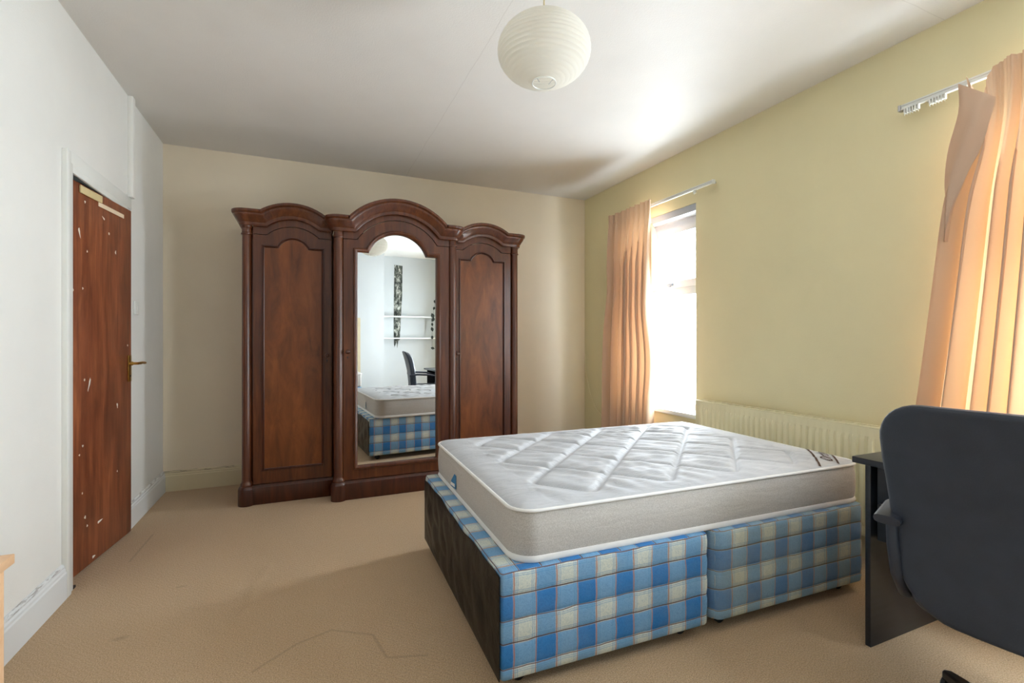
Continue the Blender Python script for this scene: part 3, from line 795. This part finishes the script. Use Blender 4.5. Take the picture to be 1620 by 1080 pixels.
tm = bpy.data.meshes.new_from_object(tob.evaluated_get(bpy.context.evaluated_depsgraph_get()))
bpy.data.objects.remove(tob)
bm = B(); bm.from_mesh(tm); bpy.data.meshes.remove(tm)
bmesh.ops.subdivide_edges(bm, edges=bm.edges[:], cuts=1)
ca = math.radians(45)
for v in bm.verts:
    x, y = v.co.x * 0.95, v.co.y * 0.8
    X = cxr - 0.105 + x * math.cos(ca) - y * math.sin(ca); Y = cyr + 0.110 + x * math.sin(ca) + y * math.cos(ca)
    v.co = (X, Y, on_top(min(X, mx1), max(Y, my0)) + 0.0026)
finish('label_lettering', bm, M_brownprint, mt, label='brown script lettering printed on mattress corner', recalc=False)
# small folded tag on the foot end
bm = B(); yy = 0.80
add_mesh(bm, [(mx0 - 0.010, yy - 0.020, 0.455), (mx0 - 0.022, yy + 0.032, 0.462), (mx0 - 0.020, yy + 0.026, 0.490), (mx0 - 0.012, yy - 0.010, 0.487), (mx0 - 0.012, yy - 0.002, 0.525), (mx0 - 0.009, yy - 0.022, 0.520)], [(0, 1, 2, 3), (3, 2, 4), (0, 3, 4, 5)])
solid(bm, 0.002)
tg = finish('care_tag', bm, M_tag, mt, label='small blue and white care tag')
bm = B(); add_mesh(bm, [(mx0 - 0.0145, yy - 0.014, 0.464), (mx0 - 0.0245, yy + 0.028, 0.468), (mx0 - 0.0235, yy + 0.024, 0.482), (mx0 - 0.0145, yy - 0.012, 0.479)], [(0, 1, 2, 3)])
solid(bm, 0.001); finish('tag_print', bm, M_piping, tg)

# ---------------------------------------------------------------- radiator
ra = thing('radiator', (2.735, 2.0, 0.13), 'cream ribbed panel radiator on the yellow wall behind the bed', 'radiator')
ry0, ry1, rz0, rz1, rx = 1.50, 2.765, 0.15, 0.722, 2.700
per = 0.0402; n = int((ry1 - ry0 - 0.05) / per); ys = []
y = ry0 + 0.025
prof = [(ry0, 0.0), (ry0 + 0.012, 0.0)]
for k in range(n):
    for fy, dx in ((0.10, 0.0), (0.26, 0.011), (0.70, 0.011), (0.86, 0.0)): prof.append((y + fy * per, dx))
    y += per
prof += [(ry1 - 0.012, 0.0), (ry1, 0.0)]
bm = B(); zz = [(rz0, 0), (rz0 + 0.045, 0), (rz0 + 0.065, 1), (rz1 - 0.075, 1), (rz1 - 0.05, 0), (rz1 - 0.004, 0), (rz1, -0.4)]
rings = [[(rx + 0.006 - (dx * k if k > 0 else 0) - (0.005 * k if k < 0 else 0) * -1, yy, z) for yy, dx in prof] for z, k in zz]
loft(bm, rings, False, False)
solid(bm, 0.002)
finish('front_panel', bm, M_rad, ra, True, 25)
boxo('rear_panel', 2.760, 2.772, ry0, ry1, rz0, rz1 - 0.01, M_rad, ra, 0.003)
for ya, yb in ((ry0 - 0.004, ry0 + 0.002), (ry1 - 0.002, ry1 + 0.004)):
    boxo('side_cover', rx + 0.004, 2.772, ya, yb, rz0, rz1 + 0.002, M_rad, ra, 0.002)
bm = B(); add_box(bm, rx + 0.004, rx + 0.016, ry0, ry1, rz1 - 0.006, rz1 + 0.004, 0.002); add_box(bm, 2.760, 2.774, ry0, ry1, rz1 - 0.006, rz1 + 0.004, 0.002)
k = ry0 + 0.02
while k < ry1:
    add_box(bm, rx + 0.02, 2.765, k, k + 0.008, rz1 - 0.004, rz1 + 0.003); k += 0.062
finish('top_grille', bm, M_rad, ra)
boxo('convector_shade_block', rx + 0.02, 2.758, ry0 + 0.01, ry1 - 0.01, rz0 + 0.02, rz1 - 0.006, M_slot_shade, ra, 0)  # solid block for the fins, coloured dark as shade under the grille
for yy in (ry0 + 0.3, ry1 - 0.3): boxo('wall_bracket', 2.771, XR - 0.001, yy - 0.02, yy + 0.02, rz0 + 0.1, rz1 - 0.1, M_rad, ra, 0.002)
for yy in (ry0 + 0.02, ry1 - 0.02): tubeo('feed_pipe', [(2.73, yy, rz0 + 0.03), (2.73, yy, 0.0)], 0.008, M_rad, ra, 10)

# ---------------------------------------------------------------- curtain rails
def rail(y0, y1, gl, br, label):
    r = thing('curtain_rail', (2.73, (y0 + y1) / 2, 2.335), label, 'curtain rail')
    bm = B(); P_ = [(-0.009, -0.012), (0.009, -0.012), (0.009, -0.009), (0.004, -0.009), (0.004, 0.004), (0.010, 0.006), (0.010, 0.012), (-0.010, 0.012), (-0.010, 0.006), (-0.004, 0.004), (-0.004, -0.009), (-0.009, -0.009)]
    loft(bm, [[(2.73 + a, yy, 2.335 + b) for a, b in P_] for yy in (y0, y1)]); finish('track', bm, M_whitep, r)
    for yy in br: boxo('bracket', 2.735, XR, yy - 0.008, yy + 0.008, 2.338, 2.352, M_steel, r, 0.002)
    for yy in (y0, y1): boxo('end_stop', 2.716, 2.744, yy - 0.006, yy + 0.006, 2.318, 2.349, M_whitep if yy == y0 else M_steel, r, 0.003)
    for yy in gl:
        bm = B(); add_box(bm, 2.721, 2.739, yy - 0.0035, yy + 0.0035, 2.300, 2.326, 0.002); add_tube(bm, [(2.73, yy, 2.302), (2.724, yy, 2.294), (2.73, yy, 2.287), (2.736, yy, 2.294), (2.73, yy, 2.301)], 0.0018, 6)
        finish('glider', bm, M_whitep, r)
    return r
rail(2.62, 3.86, [2.80 + 0.008 * k for k in range(2)], (2.66, 3.3, 3.82), 'white curtain rail above the window next to the far corner')
rail(-0.34, 1.425, [1.405 - 0.0115 * k for k in range(6)] + [1.30 - 0.0115 * k for k in range(6)] + [1.165, 1.152], (1.33, 0.5, -0.27), 'white curtain rail with bunched gliders over the chair')

# ---------------------------------------------------------------- curtains
def curtain(name, label, top, bot, z0, nf, seed, amp0, amp1, xo=2.668, left=None, right=None, sag=None, hem=True, zt=2.352):
    r = np.random.default_rng(seed)
    t = thing(name, (xo, (top[0] + top[1]) / 2, z0), label, 'curtain', group='peach curtains')
    nu, nv = nf * 14, 70
    ph = np.cumsum(r.uniform(0.6, 1.4, nf + 1)); ph = (ph - ph[0]) / (ph[-1] - ph[0])
    ampf = r.uniform(0.6, 1.3, nf + 2)
    vs, uvs = [], []
    for j in range(nv + 1):
        v = j / nv                              # 0 top .. 1 bottom
        for i in range(nu + 1):
            u = i / nu
            k = np.searchsorted(ph, u) - 1; k = max(0, min(nf - 1, k)); lf = (u - ph[k]) / (ph[k + 1] - ph[k])
            w = math.cos(2 * PI * lf); A = ampf[k] * (1 - lf) + ampf[k + 1] * lf
            vv = min(1, max(0, (v - 0.04) / 0.2))
            amp = amp0 + (amp1 - amp0) * vv
            yy = top[0] + (top[1] - top[0]) * u; yb = bot[0] + (bot[1] - bot[0]) * u
            e = v ** 1.2
            Y = yy * (1 - e) + yb * e
            X = xo - amp * A * w + 0.004 * math.sin(3 * v + 5 * u)
            Y += 0.010 * vv * math.sin(2 * PI * lf * 2 + 0.5) * A          # folds lean over
            X += (1 - vv) * 0.006 * math.sin(2 * PI * u * nf * 4)          # pencil pleats
            z = zt + (z0 - zt) * v
            if sag: z -= sag(u) * (1 - v) ** 3
            if left: Y += left(v) * (1 - u) ** 3
            if right: Y += right(v) * u ** 3
            X = min(X, 2.712)
            vs.append((X, Y, z)); uvs.append((u * nf * 0.25, v * 2))
    fs = [(j * (nu + 1) + i, j * (nu + 1) + i + 1, (j + 1) * (nu + 1) + i + 1, (j + 1) * (nu + 1) + i) for j in range(nv) for i in range(nu)]
    bm = B(); V = add_mesh(bm, vs, fs)
    uv = bm.loops.layers.uv.new('UVMap'); bm.verts.index_update()
    for f in bm.faces:
        for l in f.loops: l[uv].uv = uvs[l.vert.index]
    finish('curtain_cloth', bm, M_curtain, t, True, 180, recalc=False)
    return t
# u runs from the far (+Y) edge to the near edge
c1 = curtain('curtain', 'bunched peach curtain at the far side of the bright window', (3.79, 3.20), (3.82, 3.21), 0.16, 8, 5, 0.016, 0.060, xo=2.645,
        left=lambda v: -0.07 * math.exp(-((v - 0.30) / 0.16) ** 2), right=lambda v: -0.05 * math.exp(-((v - 0.62) / 0.14) ** 2) + 0.02 * math.exp(-((v - 0.42) / 0.1) ** 2))
# lining turned out along the near edge of curtain 1
def leafstrip(name, pts_a, pts_b, mat, parent, n=14, bulge=0.02, m=6):
    """smooth strip between two edge polylines"""
    def samp(pts, s):
        f = s * (len(pts) - 1); k = min(int(f), len(pts) - 2); a = f - k
        p0 = Vector(pts[max(k - 1, 0)]); p1 = Vector(pts[k]); p2 = Vector(pts[k + 1]); p3 = Vector(pts[min(k + 2, len(pts) - 1)])
        return 0.5 * ((2 * p1) + (p2 - p0) * a + (2 * p0 - 5 * p1 + 4 * p2 - p3) * a * a + (3 * p1 - p0 - 3 * p2 + p3) * a ** 3)
    vs, uvs = [], []
    for k in range(n + 1):
        a, b = samp(pts_a, k / n), samp(pts_b, k / n)
        for q in range(m + 1):
            s = q / m; p = a.lerp(b, s); p.x -= bulge * math.sin(PI * s) + bulge * 0.25 * math.sin(3 * PI * s + k * 0.3); vs.append(p); uvs.append((s * 0.3, k / n))
    bm = B(); add_mesh(bm, vs, [(k * (m + 1) + q, k * (m + 1) + q + 1, (k + 1) * (m + 1) + q + 1, (k + 1) * (m + 1) + q) for k in range(n) for q in range(m)])
    uv = bm.loops.layers.uv.new('UVMap'); bm.verts.index_update()
    for f in bm.faces:
        for l in f.loops: l[uv].uv = uvs[l.vert.index]
    solid(bm, 0.002)
    return finish(name, bm, mat, parent, True, 80, recalc=False)
leafstrip('lining_edge', [(2.67, 3.25, 2.14), (2.665, 3.245, 1.95), (2.665, 3.25, 1.75), (2.665, 3.27, 1.50)], [(2.68, 3.23, 2.16), (2.69, 3.165, 2.0), (2.69, 3.165, 1.83), (2.68, 3.24, 1.55)], M_lining, c1, bulge=0.012)
c2 = curtain('curtain', 'drooping peach curtain hanging above the office chair', (1.15, 0.70), (1.385, 0.76), 0.16, 7, 11, 0.016, 0.045,
        sag=lambda u: 0.16 * math.exp(-((u - 0.10) / 0.07) ** 2), left=lambda v: -0.05 * math.exp(-((v - 0.10) / 0.10) ** 2))
leafstrip('turned_edge', [(2.665, 1.165, 2.318), (2.645, 1.153, 2.185), (2.645, 1.193, 2.023), (2.645, 1.207, 1.885), (2.648, 1.20, 1.75), (2.655, 1.205, 1.62)],
          [(2.665, 1.04, 2.20), (2.64, 1.053, 2.098), (2.635, 1.08, 1.985), (2.635, 1.118, 1.90), (2.645, 1.178, 1.75), (2.655, 1.20, 1.62)], M_curtain, c2, n=24, bulge=0.02, m=10)

# ---------------------------------------------------------------- paper lantern
LX, LY, LZ, LA, LB = 0.843, 1.645, 2.292, 0.180, 0.122
ln = thing('pendant_lantern', (LX, LY, ZC), 'round white ribbed paper lantern hanging from the ceiling', 'ceiling lamp')
prof = []; nr = 25; z0_, z1_ = -0.955, 0.955
for k in range(nr):
    for q in range(3):
        a = (z0_ + (z1_ - z0_) * (k + q / 3) / nr) * PI / 2
        rr = max(0, math.cos(a)) ** 0.86; z = math.sin(a)
        dip = -0.0042 * math.sin(PI * q / 3)
        rr = rr if a > 0 else 0.5 * rr + 0.5 * max(0, math.cos(a)) ** 1.15
        prof.append((max(0.046, rr * LA + dip), z * LB))
a = z1_ * PI / 2; prof.append((max(0.046, math.cos(a) ** 0.86 * LA), math.sin(a) * LB))
bm = B(); add_lathe(bm, (LX, LY, LZ), prof, 56, 'Z', False)
uv = bm.loops.layers.uv.new('UVMap')
for f in bm.faces:
    for l in f.loops: l[uv].uv = (math.atan2(l.vert.co.y - LY, l.vert.co.x - LX) * 0.3, l.vert.co.z * 2)
finish('paper_shade', bm, M_paper, ln, True, 60, recalc=False)
for zz in (prof[0][1], prof[-1][1]):
    tubeo('rim_ring', [(LX + 0.046 * math.cos(2 * PI * k / 28), LY + 0.046 * math.sin(2 * PI * k / 28), LZ + zz) for k in range(28)], 0.0022, M_whitep, ln, 6, True)
bm = B()
for s in (-1, 1): add_tube(bm, [(LX + s * 0.012, LY, LZ + prof[-1][1]), (LX + s * 0.045, LY, LZ + 0.06), (LX + s * 0.045, LY, LZ - 0.09), (LX + s * 0.02, LY, LZ + prof[0][1])], 0.0012, 6)
finish('wire_frame', bm, M_steel, ln, True)
tubeo('cord', [(LX, LY, ZC - 0.02), (LX, LY, LZ + 0.06)], 0.0033, plain('old_flex', lin(214, 196, 150), 0.5), ln, 8)
latheo('ceiling_rose', (LX, LY, ZC), [(0.05, 0.0), (0.05, -0.008), (0.04, -0.02), (0.012, -0.026), (0.004, -0.028)], M_whitep, ln, 28)
latheo('lamp_holder', (LX, LY, LZ), [(0.006, 0.075), (0.016, 0.07), (0.018, 0.02), (0.014, 0.018)], M_whitep, ln, 18)

# ---------------------------------------------------------------- black desk
dk = thing('desk', (2.2, 0.6, 0), 'black laminate desk with drawers behind the office chair', 'desk')
boxo('desk_top', 1.940, 2.50, 0.02, 1.178, 0.706, 0.730, M_desk, dk, 0.003)
boxo('end_panel', 1.985, 2.440, 1.136, 1.156, 0.0, 0.706, M_desk, dk, 0.0015)
boxo('end_panel', 1.985, 2.440, 0.042, 0.062, 0.0, 0.706, M_desk, dk, 0.0015)
boxo('drawer_case', 2.012, 2.44, 0.93, 1.128, 0.415, 0.704, M_desk, dk, 0.0015)
for za, zb in ((0.418, 0.555), (0.561, 0.698)):
    dd = boxo('drawer_front', 1.994, 2.012, 0.934, 1.118, za, zb, M_desk, dk, 0.002)
    latheo('knob', (1.994, 1.03, (za + zb) / 2), [(0.008, 0), (0.008, -0.01), (0.014, -0.018), (0.012, -0.024), (0.002, -0.025)], M_black, dd, 16, 'X')
boxo('back_rail', 2.41, 2.43, 0.062, 0.93, 0.42, 0.704, M_desk, dk, 0.0015)

# ---------------------------------------------------------------- office chair
CH = (1.770, 0.603, 0); ch = thing('office_chair', CH, 'dark blue-black high-backed office chair at the desk', 'office chair', math.radians(11), local=True)
def pill(outline, layers, fn, name, mat, parent, angle=60):
    cx = sum(p[0] for p in outline) / len(outline); cy = sum(p[1] for p in outline) / len(outline)
    bm = B(); rings = []
    for sc, ins, d in layers:
        ring = []
        for x, y in outline:
            dx, dy = x - cx, y - cy; l = math.hypot(dx, dy); f = max(0, (l - ins) / l) * sc
            ring.append(fn(cx + dx * f, cy + dy * f, d))
        rings.append(ring)
    R = loft(bm, rings, True, True); return finish(name, bm, mat, parent, True, angle)
bo = subdiv(rounded(-0.275, 0.275, 0.425, 1.010, (0.14, 0.14, 0.105, 0.105), 8), 0.05)
bo = [(x * (0.90 + 0.10 * min(1, max(0, (z - 0.5) / 0.35))), z) for x, z in bo]
LEAN = 0.20
def backfn(x, z, d):      # x across, d towards the sitter
    curve = 0.10 * (x / 0.26) ** 2 * 0.35
    return (-0.245 - (z - 0.60) * LEAN + d + curve + 0.03 * math.sin((z - 0.465) * 5), x, z)
bk = pill(bo, [(0.0, 0, 0.0), (0.5, 0, 0.0), (0.93, 0, 0.0), (1, 0.010, 0.0), (1, 0.002, 0.004), (1, 0, 0.012), (1, 0, 0.024), (1, 0.006, 0.030)], backfn, 'backrest_shell', M_vinyl, ch)
pill([(x * 0.97, 0.735 + (z - 0.735) * 0.96) for x, z in bo], [(1, 0, 0.026), (1, 0, 0.05), (1, 0.02, 0.072), (0.7, 0.02, 0.085), (0.3, 0, 0.088), (0, 0, 0.088)], backfn, 'backrest_cushion', M_vinyl, ch)
so = subdiv(rounded(-0.22, 0.25, -0.235, 0.235, (0.09, 0.09, 0.09, 0.09), 8), 0.05)
pill(so, [(0, 0, 0.43), (0.9, 0, 0.43), (1, 0.01, 0.435), (1, 0, 0.45), (1, 0, 0.49), (1, 0.03, 0.515), (0.6, 0, 0.53), (0, 0, 0.53)], lambda x, y, d: (x + 0.02, y, d), 'seat', M_vinyl, ch)
for s in (-1, 1):
    pts = [(-0.225, s * 0.262, 0.672), (-0.12, s * 0.268, 0.690), (0.05, s * 0.271, 0.682), (0.18, s * 0.269, 0.655), (0.235, s * 0.266, 0.60), (0.20, s * 0.261, 0.52), (0.12, s * 0.256, 0.46), (0.02, s * 0.25, 0.425)]
    bm = B(); rings = []
    for k, p in enumerate(pts):
        w_ = (0.032, 0.032, 0.031, 0.028, 0.024, 0.022, 0.022, 0.024)[k]; t_ = 0.013
        a = Vector(pts[min(k + 1, 7)]) - Vector(pts[max(k - 1, 0)]); a.normalize(); n_ = Vector((-a.z, 0, a.x))
        ring = []
        for q in range(12):
            an = 2 * PI * q / 12; cu_ = math.copysign(abs(math.cos(an)) ** 0.6, math.cos(an)); su = math.copysign(abs(math.sin(an)) ** 0.6, math.sin(an))
            ring.append(Vector(p) + Vector((0, 1, 0)) * cu_ * w_ + n_ * su * t_)
        rings.append(ring)
    loft(bm, rings); arm = finish('armrest', bm, M_arm, ch, True, 60)
    bm = B(); add_tube(bm, [(-0.20, s * 0.258, 0.668), (-0.20, s * 0.255, 0.60), (-0.185, s * 0.250, 0.52), (-0.14, s * 0.245, 0.455), (-0.05, s * 0.25, 0.42)], [0.014, 0.015, 0.016, 0.017, 0.016], 10); finish('arm_support', bm, M_arm, arm, True, 60)
latheo('gas_stem', (0, 0, 0), [(0.028, 0.10), (0.028, 0.26), (0.018, 0.262), (0.018, 0.40), (0.05, 0.405), (0.05, 0.43)], M_black, ch, 20)
boxo('tilt_plate', -0.12, 0.14, -0.10, 0.10, 0.405, 0.432, M_black, ch, 0.006)
for k in range(5):
    a = math.radians(44.6 + 72 * k); u = Vector((math.cos(a), math.sin(a), 0)); p = Vector((-u.y, u.x, 0))
    bm = B(); rings = []
    for r_, w_, zt, zb in ((0.02, 0.030, 0.125, 0.065), (0.15, 0.026, 0.115, 0.07), (0.29, 0.020, 0.088, 0.058), (0.345, 0.016, 0.076, 0.052), (0.358, 0.008, 0.070, 0.056)):
        c = u * r_; rings.append([c + p * w_ + Vector((0, 0, zb)), c + p * w_ + Vector((0, 0, zt - 0.006)), c + p * (w_ - 0.006) + Vector((0, 0, zt)), c - p * (w_ - 0.006) + Vector((0, 0, zt)), c - p * w_ + Vector((0, 0, zt - 0.006)), c - p * w_ + Vector((0, 0, zb))])
    loft(bm, rings); lg = finish('base_leg', bm, M_black, ch, True, 40)
    c = u * 0.335
    bm = B()
    for s in (-1, 1): add_lathe(bm, (c.x, c.y + s * 0.013 - 0.008, 0.026), [(0.020, 0), (0.026, 0.004), (0.026, 0.014), (0.020, 0.017)], 16, 'Y')
    add_tube(bm, [(c.x, c.y, 0.03), (c.x, c.y, 0.06)], 0.006, 8)
    finish('castor', bm, M_black, lg, True)

# ---------------------------------------------------------------- beech unit at the left edge
bu = thing('side_desk', (-0.78, 0.8, 0), 'pale beech laminate desk against the white wall', 'desk')
boxo('desk_top', XL + 0.022, -0.549, 0.20, 1.302, 0.722, 0.742, M_beech, bu, 0.002)
boxo('end_panel', XL + 0.03, -0.553, 1.255, 1.273, 0.0, 0.722, M_beech, bu, 0.0015)
boxo('end_panel', XL + 0.03, -0.553, 0.23, 0.248, 0.0, 0.722, M_beech, bu, 0.0015)
boxo('modesty_panel', XL + 0.04, XL + 0.058, 0.248, 1.255, 0.30, 0.722, M_beech, bu, 0.0015)

# ---------------------------------------------------------------- seen in the mirror: shelves, torn strip, leaves, second bed
for z, lb in ((1.595, 'upper white wall shelf reflected in the wardrobe mirror'), (1.205, 'lower white wall shelf reflected in the wardrobe mirror')):
    t = thing('wall_shelf', (2.16, YF + 0.1, z), lb, 'shelf', group='white alcove shelves')
    boxo('shelf_board', 1.532, XR - 0.002, YF, YF + 0.20, z - 0.010, z + 0.010, M_gloss, t, 0.002)
    for xx in (1.534, XR - 0.018): boxo('batten', xx, xx + 0.016, YF, YF + 0.16, z - 0.04, z - 0.010, M_gloss, t, 0.002)
lp = [(1.70, 1.03), (1.74, 1.14), (1.75, 1.02), (1.775, 1.16), (1.80, 1.18), (1.815, 1.45), (1.83, 1.75), (1.845, 2.0), (1.85, 2.54), (1.70, 2.55), (1.695, 2.2), (1.69, 1.7), (1.69, 1.2)]
lp = [(x + 0.09, z) for x, z in lp]
tag(polyo('torn_wallpaper', [lp], XZ, YF, YF + 0.003, M_soot), 'dark torn wallpaper strip on the pale wall, seen in the mirror', 'wallpaper')
gd = thing('leaf_garland', (2.44, YF + 0.22, 1.0), 'hanging string of dark leaves at the mirror edge', 'garland')
gp = [(2.50, YF + 0.212, 1.93), (2.47, YF + 0.212, 1.72), (2.445, YF + 0.212, 1.5), (2.44, YF + 0.212, 1.25), (2.44, YF + 0.212, 1.02)]
tubeo('string', gp, 0.002, M_leaf, gd, 6)
for k, (x, z, a, s) in enumerate(((2.495, 1.88, 0.5, 0.08), (2.475, 1.76, -0.3, 0.07), (2.45, 1.62, 0.4, 0.11), (2.455, 1.55, -0.6, 0.10), (2.44, 1.46, 0.1, 0.07), (2.44, 1.37, 0.3, 0.09), (2.44, 1.22, 0.0, 0.08), (2.45, 1.02, 1.3, 0.08))):
    bm = B(); vs = [(0, 0), (0.28, 0.3), (0.30, 0.6), (0, 1), (-0.30, 0.6), (-0.28, 0.3)]
    pts = []
    for u_, v_ in vs:
        xx = u_ * s; zz = (0.5 - v_) * s; pts.append((x + xx * math.cos(a) - zz * math.sin(a), YF + 0.215 + 0.01 * abs(u_), z + xx * math.sin(a) + zz * math.cos(a)))
    add_mesh(bm, pts, [tuple(range(6))]); solid(bm, 0.002); finish('leaf', bm, M_leaf, gd)
b2 = thing('single_bed', (0.2, -0.55, 0), 'pale mattress on a blue divan, edge of the mirror reflection', 'bed')
bm = B(); add_box(bm, -0.80, 1.02, -0.955, -0.135, 0.05, 0.45, 0.01)
uv = bm.loops.layers.uv.new('UVMap'); bm.normal_update()
for f in bm.faces:
    for l in f.loops:
        c = l.vert.co; n = f.normal; l[uv].uv = (c.x, c.z) if abs(n.y) > 0.5 else ((c.y, c.z) if abs(n.x) > 0.5 else (c.x, c.y))
finish('divan_body', bm, M_plaid2, b2, True)
for (xx, yy) in ((-0.7, -0.87), (0.92, -0.87), (-0.7, -0.22), (0.92, -0.22)): latheo('foot', (xx, yy, 0), [(0.02, 0), (0.025, 0.05)], M_black, b2, 14)
bm = B(); add_box(bm, -0.79, 1.015, -0.950, -0.140, 0.452, 0.68, 0.035, 4); mm = finish('bed_mattress', bm, M_border, b2, True, 60)
tubeo('piping', [(x, y, 0.655) for x, y in subdiv(rounded(-0.792, 1.017, -0.952, -0.138, (0.035,) * 4), 0.1)], 0.007, M_piping, mm, 6, True)
tag(boxo('leaning_board', -0.20, 1.13, -0.998, -0.982, 0.0, 1.55, M_board, None, 0.003), 'beige board standing behind the second bed, seen in mirror', 'board')
tag(tubeo('wall_cable', [(XR - 0.004, 4.46, 1.02), (XR - 0.004, 4.44, 0.816), (XR - 0.004, 4.364, 0.618), (XR - 0.004, 4.255, 0.463), (XR - 0.006, 4.081, 0.364), (XR - 0.006, 3.9, 0.33)], 0.003, M_rad, None, 6), 'thin cream cable sagging down the wall behind the far curtain', 'cable')
